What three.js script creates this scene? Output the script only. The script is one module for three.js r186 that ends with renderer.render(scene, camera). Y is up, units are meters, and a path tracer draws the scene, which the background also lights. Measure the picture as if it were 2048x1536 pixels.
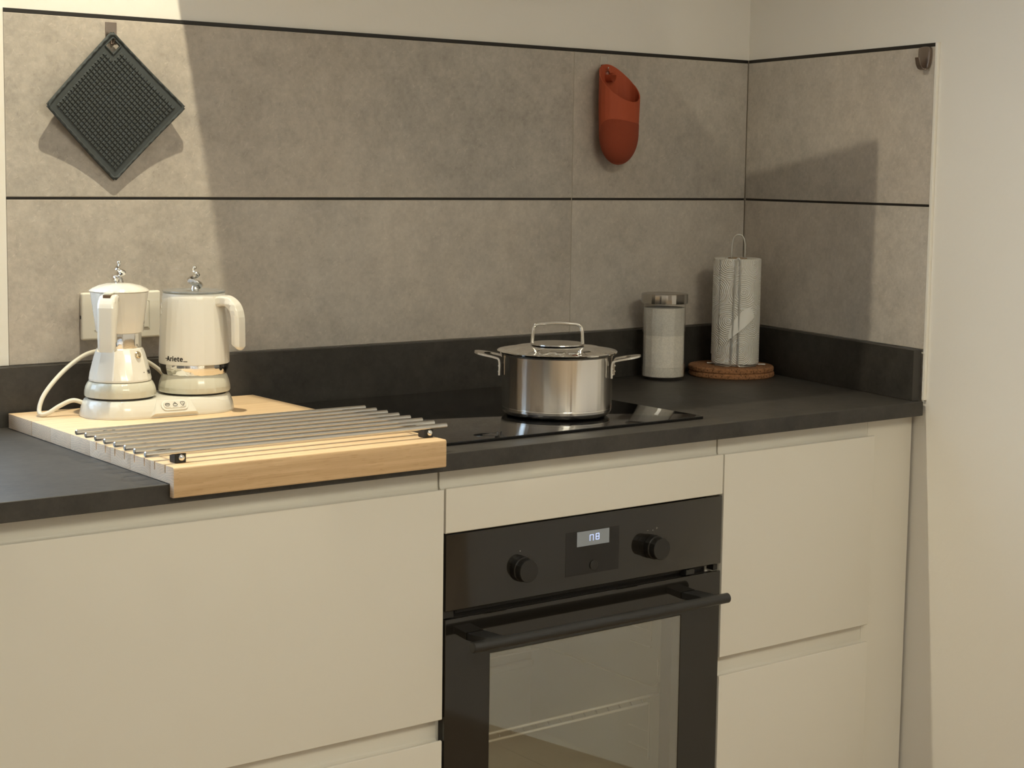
import * as THREE from 'three';
import { RoundedBoxGeometry } from 'three/addons/geometries/RoundedBoxGeometry.js';
import { TextGeometry } from 'three/addons/geometries/TextGeometry.js';
import { FontLoader } from 'three/addons/loaders/FontLoader.js';
import { mergeGeometries, toCreasedNormals, mergeVertices } from 'three/addons/utils/BufferGeometryUtils.js';
import { RectAreaLightUniformsLib } from 'three/addons/lights/RectAreaLightUniformsLib.js';
import { Brush, Evaluator, SUBTRACTION } from 'three-bvh-csg';

// ------------------------------------------------------------------ camera, sky, lights, exposure
const Y0 = 0.908;                       // worktop height above the floor
const K = -0.2016, KH = Math.hypot(1, K); // the right wall is not square: x = K z
const scene = new THREE.Scene();
const camera = new THREE.PerspectiveCamera(25.675, 2048 / 1536, 0.05, 60);
camera.rotation.order = 'YXZ';
camera.position.set(-2.72912, Y0 + 0.43028, 2.71294);
camera.rotation.set(-0.1047034, -0.6489341, 0.0133183);
camera.setViewOffset(2048, 1536, 13.6, 68.6, 2048, 1536);
const renderer = new THREE.WebGLRenderer({ antialias: true });
renderer.toneMapping = THREE.LinearToneMapping;
renderer.toneMappingExposure = 1.0;
renderer.shadowMap.enabled = true;
renderer.shadowMap.type = THREE.PCFSoftShadowMap;
RectAreaLightUniformsLib.init();

scene.background = new THREE.Color(0.62, 0.80, 1.0);     // overcast daylight outside the window
scene.backgroundIntensity = 7.6;

const SPOT = { x: -1.555, y: Y0 + 1.70, z: 0.475, color: [1, 0.90, 0.66], power: 8.0 };
const ROOM_FILL = { x: -1.65, z: 3.5, w: 1.0, d: 1.0, color: [1, 0.94, 0.735], power: 18.5 };  // unseen ceiling lamp, added as warm fill for cabinet fronts and walls
const CEIL = 2.72;

// ------------------------------------------------------------------ helpers
let seed = 20240;
const rnd = () => { seed = (seed * 1664525 + 1013904223) >>> 0; return seed / 4294967296; };
const used = {};
function numbered(n) { const k = used[n] = (used[n] ?? -1) + 1; return k ? n + '_' + String(k).padStart(3, '0') : n; }
function thing(name, label, category, [x, y, z] = [0, 0, 0], turn = 0, group) {
  const o = new THREE.Group(); o.name = numbered(name); o.position.set(x, y, z); o.rotation.y = turn;
  o.userData = { label, category }; if (group) o.userData.group = group;
  scene.add(o); return o;
}
function part(name, geo, mat, parent, label) {
  const g = Array.isArray(geo) ? merge(geo) : geo;
  const m = new THREE.Mesh(g, mat); m.name = name; if (label) m.userData.label = label;
  parent.add(m); return m;
}
function setting(name, label) { const o = new THREE.Group(); o.name = name; o.userData = { kind: 'structure', label, category: name.split('_')[0] }; scene.add(o); return o; }
function merge(list) {
  const gs = list.map((g) => { const q = g.index ? g.toNonIndexed() : g; for (const k of Object.keys(q.attributes)) if (!['position', 'normal', 'uv'].includes(k)) q.deleteAttribute(k); if (!q.attributes.uv) uvBox(q); return q; });
  return mergeGeometries(gs);
}
function uvBox(g, s = 1, ox = 0, oy = 0) {
  const p = g.attributes.position, n = g.attributes.normal, uv = new Float32Array(p.count * 2);
  for (let i = 0; i < p.count; i++) {
    const ax = Math.abs(n.getX(i)), ay = Math.abs(n.getY(i)), az = Math.abs(n.getZ(i));
    let u, v;
    if (ay >= ax && ay >= az) { u = p.getX(i); v = p.getZ(i); } else if (az >= ax) { u = p.getX(i); v = p.getY(i); } else { u = p.getZ(i); v = p.getY(i); }
    uv[2 * i] = u * s + ox; uv[2 * i + 1] = v * s + oy;
  }
  g.setAttribute('uv', new THREE.BufferAttribute(uv, 2)); return g;
}
function bx(x0, x1, y0, y1, z0, z1, r = 0.001, seg = 2) {
  const w = x1 - x0, h = y1 - y0, d = z1 - z0; r = Math.min(r, w / 2.01, h / 2.01, d / 2.01);
  const g = r > 0 ? new RoundedBoxGeometry(w, h, d, seg, r) : new THREE.BoxGeometry(w, h, d);
  g.translate((x0 + x1) / 2, (y0 + y1) / 2, (z0 + z1) / 2); return uvBox(g);
}
function extrudeX(pts, x0, x1, bevel = 0, crease = 0.6) { // pts are [z, y]
  const s = new THREE.Shape(pts.map(([a, b]) => new THREE.Vector2(a, b)));
  const g = new THREE.ExtrudeGeometry(s, { depth: x1 - x0 - 2 * bevel, bevelEnabled: bevel > 0, bevelThickness: bevel, bevelSize: bevel, bevelOffset: -bevel, bevelSegments: 2 });
  g.translate(0, 0, bevel); g.rotateY(-Math.PI / 2); g.translate(x1, 0, 0);
  return uvBox(toCreasedNormals(g, crease));
}
function lathe(pts, seg = 64, crease = 0.55) {
  const g = new THREE.LatheGeometry(pts.map(([r, y]) => new THREE.Vector2(Math.max(r, 0), y)), seg);
  const q = toCreasedNormals(g, crease), p = q.attributes.position, n = q.attributes.normal, uv = new Float32Array(p.count * 2);
  const R = Math.max(...pts.map((a) => a[0]));
  for (let i = 0; i < p.count; i += 3) { // round the axis on the sides, flat on the ends
    const flat = Math.abs(n.getY(i) + n.getY(i + 1) + n.getY(i + 2)) > 2.2; let a0 = null;
    for (let k = i; k < i + 3; k++) { if (flat) { uv[2 * k] = p.getX(k); uv[2 * k + 1] = p.getZ(k); continue; } let a = Math.atan2(p.getX(k), p.getZ(k)); if (a0 === null) a0 = a; if (a - a0 > 3.2) a -= 2 * Math.PI; if (a - a0 < -3.2) a += 2 * Math.PI; uv[2 * k] = a * R; uv[2 * k + 1] = p.getY(k); }
  }
  q.setAttribute('uv', new THREE.BufferAttribute(uv, 2)); return q;
}
function arc(cx, cy, r, a0, a1, n = 6) { const o = []; for (let i = 0; i <= n; i++) { const a = (a0 + (a1 - a0) * i / n) * Math.PI / 180; o.push([cx + r * Math.cos(a), cy + r * Math.sin(a)]); } return o; }
const V = (x, y, z) => new THREE.Vector3(x, y, z);
function tube(pts, r, seg = 48, rad = 10, closed = false, tension = 0.5, caps = true) {
  const c = new THREE.CatmullRomCurve3(pts.map((p) => V(...p)), closed, 'centripetal', tension);
  const t = new THREE.TubeGeometry(c, seg, r, rad, closed);
  if (closed || !caps) return uvBox(t);
  const a = new THREE.SphereGeometry(r, rad, 6).translate(...pts[0]), b = new THREE.SphereGeometry(r, rad, 6).translate(...pts[pts.length - 1]);
  return merge([uvBox(t), uvBox(a), uvBox(b)]);
}
function poly(pts, r, rad = 8, fillet = 0.008) { // polyline tube with rounded corners
  const path = new THREE.CurvePath(), P = pts.map((p) => V(...p));
  let prev = P[0];
  for (let i = 1; i < P.length; i++) {
    if (i < P.length - 1) {
      const d0 = P[i].clone().sub(P[i - 1]), d1 = P[i + 1].clone().sub(P[i]);
      const f = Math.min(fillet, d0.length() / 2, d1.length() / 2);
      const a = P[i].clone().addScaledVector(d0.normalize(), -f), b = P[i].clone().addScaledVector(d1.normalize(), f);
      path.add(new THREE.LineCurve3(prev, a)); path.add(new THREE.QuadraticBezierCurve3(a, P[i], b)); prev = b;
    } else path.add(new THREE.LineCurve3(prev, P[i]));
  }
  const samples = [];
  for (const c of path.curves) { const n = c.isLineCurve3 ? 1 : 6; for (let j = 0; j < n; j++) samples.push(c.getPoint(j / n)); }
  samples.push(P[P.length - 1]);
  const cr = new THREE.CurvePath(); for (let i = 0; i + 1 < samples.length; i++) cr.add(new THREE.LineCurve3(samples[i], samples[i + 1]));
  // sweep rings by hand so that straight runs stay straight
  const pos = [], idx = [], N = samples.length; let nrm = null;
  for (let i = 0; i < N; i++) {
    const t = samples[Math.min(i + 1, N - 1)].clone().sub(samples[Math.max(i - 1, 0)]).normalize();
    if (!nrm) { nrm = Math.abs(t.y) < 0.9 ? V(0, 1, 0) : V(1, 0, 0); }
    nrm = nrm.clone().addScaledVector(t, -nrm.dot(t)).normalize();
    const b = t.clone().cross(nrm);
    for (let j = 0; j < rad; j++) { const a = j / rad * 2 * Math.PI; const p = samples[i].clone().addScaledVector(nrm, r * Math.cos(a)).addScaledVector(b, r * Math.sin(a)); pos.push(p.x, p.y, p.z); }
    if (i) for (let j = 0; j < rad; j++) { const k = (j + 1) % rad, A = (i - 1) * rad, B = i * rad; idx.push(A + j, A + k, B + j, A + k, B + k, B + j); }
  }
  for (const [o, c] of [[0, samples[0]], [(N - 1) * rad, samples[N - 1]]]) { const ci = pos.length / 3; pos.push(c.x, c.y, c.z); for (let j = 0; j < rad; j++) { const k = (j + 1) % rad; o ? idx.push(o + j, o + k, ci) : idx.push(o + k, o + j, ci); } }
  const g = new THREE.BufferGeometry(); g.setAttribute('position', new THREE.Float32BufferAttribute(pos, 3)); g.setIndex(idx); g.computeVertexNormals();
  return uvBox(toCreasedNormals(g, 1.0));
}
function cylX(x0, x1, y, z, r, bev = 0.0008, seg = 20) { // a rod along x
  const h = x1 - x0;
  return uvBox(lathe([[0, 0], [r - bev, 0], [r, bev], [r, h - bev], [r - bev, h], [0, h]], seg).rotateZ(-Math.PI / 2).translate(x0, y, z));
}
function cylZ(x, y, z0, z1, r, bev = 0.0008, seg = 32) {
  const h = z1 - z0;
  return uvBox(lathe([[0, 0], [r - bev, 0], [r, bev], [r, h - bev], [r - bev, h], [0, h]], seg).rotateX(Math.PI / 2).translate(x, y, z0));
}
function loft(rings, capBottom = true, capTop = true) { // rings: arrays of [x,y,z], same count
  const n = rings[0].length, pos = [], idx = [];
  for (const r of rings) for (const p of r) pos.push(...p);
  for (let i = 0; i + 1 < rings.length; i++) for (let j = 0; j < n; j++) { const k = (j + 1) % n, a = i * n, b = (i + 1) * n; idx.push(a + j, b + j, a + k, a + k, b + j, b + k); }
  for (const [on, i, up] of [[capBottom, 0, 0], [capTop, rings.length - 1, 1]]) if (on) {
    const c = pos.length / 3, r = rings[i]; pos.push(...[0, 1, 2].map((d) => r.reduce((s, p) => s + p[d], 0) / n));
    for (let j = 0; j < n; j++) { const k = (j + 1) % n; up ? idx.push(i * n + j, c, i * n + k) : idx.push(i * n + k, c, i * n + j); }
  }
  const g = new THREE.BufferGeometry(); g.setAttribute('position', new THREE.Float32BufferAttribute(pos, 3)); g.setIndex(idx); g.computeVertexNormals();
  return g;
}
function grid(nu, nv, f) { // open surface
  const pos = [], idx = [];
  for (let j = 0; j <= nv; j++) for (let i = 0; i <= nu; i++) pos.push(...f(i / nu, j / nv));
  for (let j = 0; j < nv; j++) for (let i = 0; i < nu; i++) { const a = j * (nu + 1) + i, b = a + 1, c = a + nu + 1, d = c + 1; idx.push(a, b, c, b, d, c); }
  const g = new THREE.BufferGeometry(); g.setAttribute('position', new THREE.Float32BufferAttribute(pos, 3)); g.setIndex(idx); g.computeVertexNormals(); return g;
}

// ------------------------------------------------------------------ textures
function lattice(P) { const t = new Float32Array(P * P); for (let i = 0; i < P * P; i++) t[i] = rnd() * 2 - 1; return t; }
function noise(P) { // tileable value noise with period P on [0,1)
  const t = lattice(P);
  return (u, v) => {
    const x = u * P, y = v * P, xi = Math.floor(x), yi = Math.floor(y), fx = x - xi, fy = y - yi;
    const sx = fx * fx * (3 - 2 * fx), sy = fy * fy * (3 - 2 * fy), m = (a) => ((a % P) + P) % P;
    const a = t[m(yi) * P + m(xi)], b = t[m(yi) * P + m(xi + 1)], c = t[m(yi + 1) * P + m(xi)], d = t[m(yi + 1) * P + m(xi + 1)];
    return (a + (b - a) * sx) * (1 - sy) + (c + (d - c) * sx) * sy;
  };
}
function fbm(P, oct, gain = 0.5) { const ns = []; for (let i = 0; i < oct; i++) ns.push(noise(P << i)); return (u, v) => { let s = 0, a = 1, w = 0; for (const n of ns) { s += a * n(u, v); w += a; a *= gain; } return s / w; }; }
function tex(w, h, f, srgb = true, repeat = [1, 1]) {
  const d = new Uint8Array(w * h * 4);
  for (let y = 0; y < h; y++) for (let x = 0; x < w; x++) { const c = f(x / w, y / h, x, y), i = 4 * (y * w + x); const q = Array.isArray(c) ? c : [c, c, c]; for (let k = 0; k < 3; k++) d[i + k] = Math.max(0, Math.min(255, q[k] * 255)); d[i + 3] = 255; }
  const t = new THREE.DataTexture(d, w, h, THREE.RGBAFormat); t.wrapS = t.wrapT = THREE.RepeatWrapping; t.magFilter = THREE.LinearFilter; t.minFilter = THREE.LinearMipmapLinearFilter; t.generateMipmaps = true;
  if (srgb) t.colorSpace = THREE.SRGBColorSpace; t.repeat.set(...repeat); t.needsUpdate = true; return t;
}
const toS = (l) => l <= 0.0031308 ? 12.92 * l : 1.055 * Math.pow(l, 1 / 2.4) - 0.055;
const lin = (r, g, b) => new THREE.Color().setRGB(r, g, b);

// porcelain tile that looks like concrete: clouds, grain and short pale flecks; 1.1 m per repeat
function stone(size, base, cloud, grain, flecks, fleckUp) {
  const A = fbm(3, 6, 0.55), B = fbm(40, 3, 0.6), G = fbm(Math.floor(size / 6), 2, 0.7), F = new Float32Array(size * size);
  for (let i = 0; i < flecks; i++) {
    const x = rnd() * size, y = rnd() * size, a = rnd() * 6.28, L = 1.5 + rnd() * 6, s = (rnd() < 0.62 ? 1 : -0.8) * (0.4 + 0.6 * rnd());
    for (let t = 0; t < L; t += 0.5) { const px = (Math.floor(x + Math.cos(a) * t) + size * 4) % size, py = (Math.floor(y + Math.sin(a + t * 0.06) * t) + size * 4) % size; F[py * size + px] = s; }
  }
  return tex(size, size, (u, v, x, y) => {
    const k = 1 + cloud * A(u, v) + 0.5 * cloud * B(u, v) + grain * G(u, v) + grain * 0.7 * (rnd() - 0.5) + fleckUp * F[y * size + x];
    const w = 0.03 * A(v, u);
    return [toS(base[0] * k * (1 + w)), toS(base[1] * k), toS(base[2] * k * (1 - w))];
  });
}
const tTile = stone(1024, [0.470, 0.425, 0.374], 0.26, 0.10, 5200, 0.22);
tTile.repeat.set(1 / 1.1, 1 / 1.1);
const tWorktop = stone(1024, [0.038, 0.0345, 0.030], 0.70, 0.16, 5000, 0.30);
tWorktop.repeat.set(1 / 0.9, 1 / 0.9);
const hN = fbm(48, 4, 0.6);
const tRough = tex(512, 512, (u, v) => 0.5 + 0.5 * hN(u, v), false, [1 / 0.5, 1 / 0.5]);
const tPlaster = (() => { const a = fbm(24, 4, 0.6); return tex(512, 512, (u, v) => 0.5 + 0.4 * a(u, v), false, [1 / 0.6, 1 / 0.6]); })();
// wood: grain runs along u, in metres (0.5 m by 0.12 m per repeat)
function wood(light, dark, stretch = 1, rays = 0.25) {
  const a = fbm(4, 4), b = fbm(64, 2), c = noise(128), w = 1024, h = 256;
  return tex(w, h, (u, v) => {
    const wob = 0.05 * a(u, v), r = 0.5 + 0.5 * Math.sin((v + wob) * 2 * Math.PI * 7 * stretch + 3 * a(u * 1, v * 1));
    const fine = 0.5 + 0.5 * b(u * 0.12, v * 2), dash = c(u * 0.25, v) > 0.55 ? 1 : 0;
    const k = Math.min(1, 0.45 * r + 0.4 * fine + rays * dash * (0.5 + rnd() * 0.5));
    return light.map((l, i) => toS(l + (dark[i] - l) * k * 0.8));
  }, true, [1 / 0.5, 1 / 0.12]);
}
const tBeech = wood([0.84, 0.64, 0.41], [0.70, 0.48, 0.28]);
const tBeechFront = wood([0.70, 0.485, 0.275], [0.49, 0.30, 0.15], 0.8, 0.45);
const tOak = wood([0.34, 0.25, 0.165], [0.17, 0.115, 0.068], 1.5, 0.4);
const tEndGrain = (() => { const a = fbm(6, 4), b = fbm(90, 2); return tex(512, 512, (u, v) => { const r = Math.sin((Math.hypot(u - 0.5, v + 0.4) + 0.04 * a(u, v)) * 150), k = 1 + 0.07 * r + 0.10 * b(u, v) + 0.08 * a(u, v); return [toS(0.80 * k), toS(0.62 * k), toS(0.45 * k)]; }, true, [1 / 0.09, 1 / 0.09]); })();
const tCork = (() => { const a = fbm(40, 3, 0.8); return tex(512, 512, (u, v) => { const n = a(u, v), d = n < -0.32 ? 0.45 : 1, k = d * (1 + 0.5 * n + 0.2 * (rnd() - 0.5)); return [toS(0.36 * k), toS(0.17 * k), toS(0.075 * k)]; }, true, [1 / 0.12, 1 / 0.12]); })();
const tPaper = (() => { // embossed rosettes of concentric rings
  const n = fbm(64, 2), w = 512, cs = []; for (let i = 0; i < 2; i++) for (let j = 0; j < 2; j++) cs.push([(i + (j ? 0.5 : 0)) / 2 + 0.12, (j + 0.5) / 2]);
  return tex(w, w, (u, v) => {
    let d = 9; for (const [x, y] of cs) { let dx = Math.abs(u - x); dx = Math.min(dx % 1, 1 - dx % 1); let dy = Math.abs(v - y); dy = Math.min(dy, 1 - dy); d = Math.min(d, Math.hypot(dx, dy)); }
    const ring = 0.5 + 0.5 * Math.cos(d * 2 * Math.PI * 31); return 0.25 + 0.55 * ring + 0.12 * n(u, v);
  }, false, [1 / 0.125, 1 / 0.125]);
})();
const tSalt = (() => { const a = fbm(10, 3), b = fbm(120, 1); return tex(512, 512, (u, v) => { const k = 1 + 0.06 * a(u, v) + 0.10 * b(u, v); return [toS(0.74 * k), toS(0.70 * k), toS(0.62 * k)]; }, true, [1 / 0.2, 1 / 0.2]); })();
const tGrain = (() => { const a = fbm(128, 2, 0.8); return tex(512, 512, (u, v) => 0.5 + 0.5 * a(u, v), false, [1 / 0.08, 1 / 0.08]); })();
const tBrushed = (() => { const a = noise(256); return tex(256, 256, (u, v) => 0.5 + 0.25 * a(u * 0.01, v) + 0.1 * (rnd() - 0.5), false, [1 / 0.2, 1 / 0.06]); })();

// ------------------------------------------------------------------ materials
const std = (c, rough, o = {}) => new THREE.MeshStandardMaterial({ color: Array.isArray(c) ? lin(...c) : c, roughness: rough, ...o });
const phy = (c, rough, o = {}) => new THREE.MeshPhysicalMaterial({ color: Array.isArray(c) ? lin(...c) : c, roughness: rough, ...o });
const M = {
  plaster: std([0.80, 0.77, 0.72], 0.9, { bumpMap: tPlaster, bumpScale: 0.0006 }),
  ceiling: std([0.82, 0.80, 0.77], 0.95),
  tile: std([1, 1, 1], 0.62, { map: tTile, bumpMap: tRough, bumpScale: 0.0005 }),
  grout: std([0.42, 0.37, 0.30], 0.9),
  black: std([0.012, 0.010, 0.009], 0.55),
  whiteTrim: std([0.80, 0.77, 0.71], 0.45),
  worktop: std([1, 1, 1], 0.50, { map: tWorktop, bumpMap: tRough, bumpScale: 0.00025 }),
  front: phy([0.71, 0.675, 0.605], 0.48, { clearcoat: 0.0 }),
  carcass: std([0.72, 0.69, 0.63], 0.6),
  blackGlass: phy([0.013, 0.0115, 0.010], 0.07, { ior: 1.62 }),
  touchGlass: phy([0.006, 0.005, 0.005], 0.10, { ior: 1.5 }),
  hobGlass: phy([0.006, 0.006, 0.007], 0.035, { ior: 1.5 }),
  hobPrint: std([0.05, 0.05, 0.05], 0.3),
  knob: std([0.012, 0.011, 0.010], 0.42),
  handleBlack: std([0.020, 0.020, 0.020], 0.38),
  windowGlass: phy([0.93, 0.94, 0.92], 0.02, { transmission: 1, thickness: 0, ior: 2.6 }),
  enamel: std([0.56, 0.56, 0.46], 0.5),
  chrome: std([0.82, 0.81, 0.79], 0.09, { metalness: 1 }),
  wire: std([0.62, 0.63, 0.62], 0.28, { metalness: 1 }),
  ovenWire: std([0.80, 0.78, 0.70], 0.35, { metalness: 0.7 }),
  brushed: phy([0.84, 0.82, 0.79], 0.20, { metalness: 1, anisotropy: 0.75, anisotropyRotation: Math.PI / 2 }),
  steel: std([0.66, 0.645, 0.62], 0.26, { metalness: 1 }),
  rod: std([0.72, 0.70, 0.66], 0.21, { metalness: 1 }),
  brownSteel: std([0.30, 0.25, 0.22], 0.34, { metalness: 1 }),
  lidGlass: phy([0.90, 0.95, 0.94], 0.02, { transmission: 1, thickness: 0.004, ior: 1.5, attenuationColor: lin(0.5, 0.72, 0.72), attenuationDistance: 0.03 }),
  frotherLid: phy([0.62, 0.64, 0.65], 0.06, { transmission: 0.75, thickness: 0, ior: 1.5 }),
  jarGlass: phy([1, 1, 1], 0.03, { transmission: 1, thickness: 0, ior: 1.4 }),
  salt: std([1, 1, 1], 0.85, { map: tSalt }),
  saltUpper: std([0.78, 0.79, 0.80], 0.85, { map: tSalt }),
  saltCoarse: std([1.0, 1.0, 1.0], 0.7, { map: tSalt, bumpMap: tGrain, bumpScale: 0.001 }),
  cork: std([1, 1, 1], 0.92, { map: tCork, bumpMap: tGrain, bumpScale: 0.0008 }),
  paper: std([0.84, 0.82, 0.77], 0.95, { bumpMap: tPaper, bumpScale: 0.0024 }),
  paperPlain: std([0.86, 0.845, 0.80], 0.95),
  core: std([0.42, 0.30, 0.20], 0.9),
  cream: phy([0.80, 0.765, 0.69], 0.16, { clearcoat: 0.4, clearcoatRoughness: 0.06 }),
  creamSatin: phy([0.79, 0.765, 0.70], 0.30),
  baseGrey: phy([0.62, 0.60, 0.50], 0.22, { clearcoat: 0.25, clearcoatRoughness: 0.1 }),
  baseCream: phy([0.74, 0.72, 0.65], 0.22, { clearcoat: 0.25, clearcoatRoughness: 0.1 }),
  ink: std([0.022, 0.020, 0.020], 0.5),
  greyInk: std([0.10, 0.095, 0.085], 0.6),
  brass: std([0.72, 0.60, 0.42], 0.2, { metalness: 1 }),
  cord: std([0.70, 0.655, 0.55], 0.42),
  socket: phy([0.80, 0.765, 0.67], 0.32),
  siliconeGrey: std([0.046, 0.054, 0.056], 0.8),
  siliconeRed: std([0.40, 0.072, 0.026], 0.75),
  siliconeGrip: std([0.32, 0.057, 0.022], 0.9, { bumpMap: tGrain, bumpScale: 0.0012 }),
  rubber: std([0.012, 0.011, 0.011], 0.5),
  hood: std([0.78, 0.77, 0.74], 0.4),
  pvc: std([0.82, 0.82, 0.81], 0.35),
  pane: phy([0.98, 0.99, 1.0], 0.0, { transmission: 1, thickness: 0, ior: 1.45 }),
  doorWood: std([0.10, 0.06, 0.035], 0.5),
};
const beechOf = (k, map = tBeech) => std([k, k * 0.99, k * 0.97], 0.5, { map });
const beechTones = [beechOf(0.98), beechOf(1.05), beechOf(1.0), beechOf(0.93), beechOf(1.03)];
const mEndGrain = std([1, 1, 1], 0.7, { map: tEndGrain });
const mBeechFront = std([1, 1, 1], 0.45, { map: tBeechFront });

// ------------------------------------------------------------------ the room
const ZF = 5.2, XL = -4.7, WT = 0.006; // plaster lies 6 mm behind the tile face
const WIN = { x0: -3.1, x1: -1.735, y0: 0.13, y1: 1.25 };
{
  const wb = setting('wall_back', 'white back wall with two rows of grey stone-look tiles above the worktop');
  const s = new THREE.Shape([[XL - 0.25, -Y0], [0.3, -Y0], [0.3, CEIL - Y0], [XL - 0.25, CEIL - Y0]].map((p) => new THREE.Vector2(...p)));
  s.holes.push(new THREE.Path([[WIN.x0, WIN.y0], [WIN.x0, WIN.y1], [WIN.x1, WIN.y1], [WIN.x1, WIN.y0]].map((p) => new THREE.Vector2(...p))));
  wb.position.y = Y0;
  part('plaster', uvBox(new THREE.ExtrudeGeometry(s, { depth: 0.28, bevelEnabled: false }).translate(0, 0, -0.28 - WT)), M.plaster, wb);
  const rows = [[0.1005, 0.3752], [0.3798, 0.6795]], cols = [[-1.7050, -0.5034], [-0.5022, -0.0006]];
  let i = 0;
  for (const [y0, y1] of rows) for (const [x0, x1] of cols) { const g = bx(x0, x1, y0, y1, -WT, 0, 0.0012); uvBox(g, 1, 0.37 * i, 0.23 * i + 0.1); i++; part('tile', g, M.tile, wb); }
  part('grout', bx(-0.5036, -0.5020, 0.1, 0.68, -WT, -0.0012, 0), M.grout, wb);
  for (const [x0, x1] of [[-1.7050, -0.5032], [-0.5024, -0.0006]]) {
    part('groove_strip', bx(x0, x1, 0.3752, 0.3798, -WT, -0.0022, 0), M.black, wb);
    part('top_trim', bx(x0, x1, 0.6800, 0.6866, -WT, -0.0004, 0.0004), M.black, wb);
  }
  part('edge_trim', bx(-1.7215, -1.7056, 0.1005, 0.6866, -WT, 0.0008, 0.0008), M.whiteTrim, wb);
}
function rightFrame(o) { o.rotation.y = Math.atan2(-1, K); o.position.y = Y0; return o; }  // x runs along the wall, z out of it
{
  const wr = rightFrame(setting('wall_right', 'plain white right wall with short grey tiles beside the worktop'));
  const g = bx(-0.3, 5.6, -Y0, CEIL - Y0, -0.22 - WT, -WT, 0); part('plaster', g, M.plaster, wr);
  const U1 = 0.6178 * KH;
  let i = 0;
  for (const [y0, y1] of [[0.1005, 0.3752], [0.3798, 0.6795]]) { const t = bx(0.0014, U1, y0, y1, -WT, 0, 0.0012); uvBox(t, 1, 0.61 + 0.3 * i, 0.44 + 0.4 * i); i++; part('tile', t, M.tile, wr); }
  part('grout', bx(-0.004, 0.0014, 0.1, 0.6866, -WT, -0.0012, 0), M.grout, wr);
  part('groove_strip', bx(0.0014, U1 - 0.004, 0.3752, 0.3798, -WT, -0.0022, 0), M.black, wr);
  part('top_trim', bx(0.0014, U1, 0.6800, 0.6866, -WT, -0.0004, 0.0004), M.black, wr);
  part('edge_trim', bx(U1 + 0.0004, U1 + 0.0075, 0.002, 0.6872, -WT, 0.0006, 0.001), M.whiteTrim, wr);
}
{
  const XR = K * ZF;
  const wl = setting('wall_left', 'plain white left wall of the room'); part('plaster', bx(XL - 0.25, XL, 0, CEIL, -0.28, ZF + 0.25, 0), M.plaster, wl);
  const wf = setting('wall_front', 'plain white wall opposite the worktop'); part('plaster', bx(XL, XR + 0.3, 0, CEIL, ZF, ZF + 0.25, 0), M.plaster, wf);
  const ce = setting('ceiling', 'plain white ceiling'); part('plaster', bx(XL - 0.25, 0.4, CEIL, CEIL + 0.25, -0.28, ZF + 0.25, 0), M.ceiling, ce);
  const fl = setting('floor', 'brown oak plank floor'); part('subfloor', bx(XL - 0.25, 0.4, -0.25, -0.014, -0.28, ZF + 0.25, 0), M.black, fl);
  const tones = [0.9, 1.0, 1.12, 0.97].map((k) => std([k, k, k], 0.45, { map: tOak }));
  const pw = 0.195; let n = 0;
  for (let x = XL; x < 0.1; x += pw) {
    let z = 0.0 - (n % 3) * 0.55; const row = n++;
    while (z < ZF) { const z1 = z + 1.75; const a = Math.max(z, 0) + 0.0006, b = Math.min(z1, ZF) - 0.0006; if (b - a > 0.05) { const g = bx(x + 0.0006, x + pw - 0.0006, -0.014, 0, a, b, 0.0012, 1); const p = g.attributes.position, uv = g.attributes.uv; for (let i = 0; i < p.count; i++) uv.setXY(i, p.getZ(i) + row * 0.31, p.getX(i) + row * 0.017); part('plank', g, tones[(row * 3 + Math.round(z1 * 7)) % 4], fl); } z = z1; }
  }
  const wn = setting('window_1', 'white framed window over the worktop'); wn.position.y = Y0;
  const { x0, x1, y0, y1 } = WIN, f = 0.055, zz = [-0.20, -0.14];
  part('window_frame', [bx(x0, x1, y0, y0 + f, ...zz, 0.003), bx(x0, x1, y1 - f, y1, ...zz, 0.003), bx(x0, x0 + f, y0 + f, y1 - f, ...zz, 0.003), bx(x1 - f, x1, y0 + f, y1 - f, ...zz, 0.003), bx((x0 + x1) / 2 - f / 2, (x0 + x1) / 2 + f / 2, y0 + f, y1 - f, ...zz, 0.003)], M.pvc, wn);
  const mx = (x0 + x1) / 2;
  for (const [a, b] of [[x0 + f, mx - f / 2], [mx + f / 2, x1 - f]]) part('pane', bx(a, b, y0 + f, y1 - f, -0.172, -0.168, 0), M.pane, wn);
  const dr = setting('door_1', 'dark wooden door in the wall opposite the worktop');
  part('door_leaf', bx(-2.0, -1.36, 0.005, 2.05, ZF - 0.045, ZF - 0.002, 0.003), M.doorWood, dr);
}

// ------------------------------------------------------------------ ceiling spotlight and added fill lamp
{
  const t = thing('ceiling_spotlight', 'small white ceiling spotlight above the coffee maker', 'spotlight', [SPOT.x, SPOT.y, SPOT.z]);
  const h = CEIL - SPOT.y;
  part('housing', lathe([[0, h], [0.042, h], [0.042, 0.006], [0.040, 0.004], [0.030, 0.004], [0.026, 0.022], [0, 0.026]], 40), M.pvc, t);
  part('bulb', lathe([[0, 0.006], [0.026, 0.006], [0.026, 0.012], [0, 0.012]], 32), std([1, 0.9, 0.7], 0.5, { emissive: lin(1, 0.85, 0.62), emissiveIntensity: 6 }), t);
  const L = new THREE.SpotLight(lin(...SPOT.color), SPOT.power, 0, 1.16, 1.0, 2);
  L.name = 'spot_beam'; L.position.set(0, -0.004, 0); L.target.position.set(0, -1.7, 0.02); t.add(L, L.target); L.target.name = 'aim'; L.shadow.radius = 0.65; L.shadow.mapSize.set(2048, 2048); L.shadow.camera.near = 0.02; L.shadow.bias = -0.0005;
}
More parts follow.
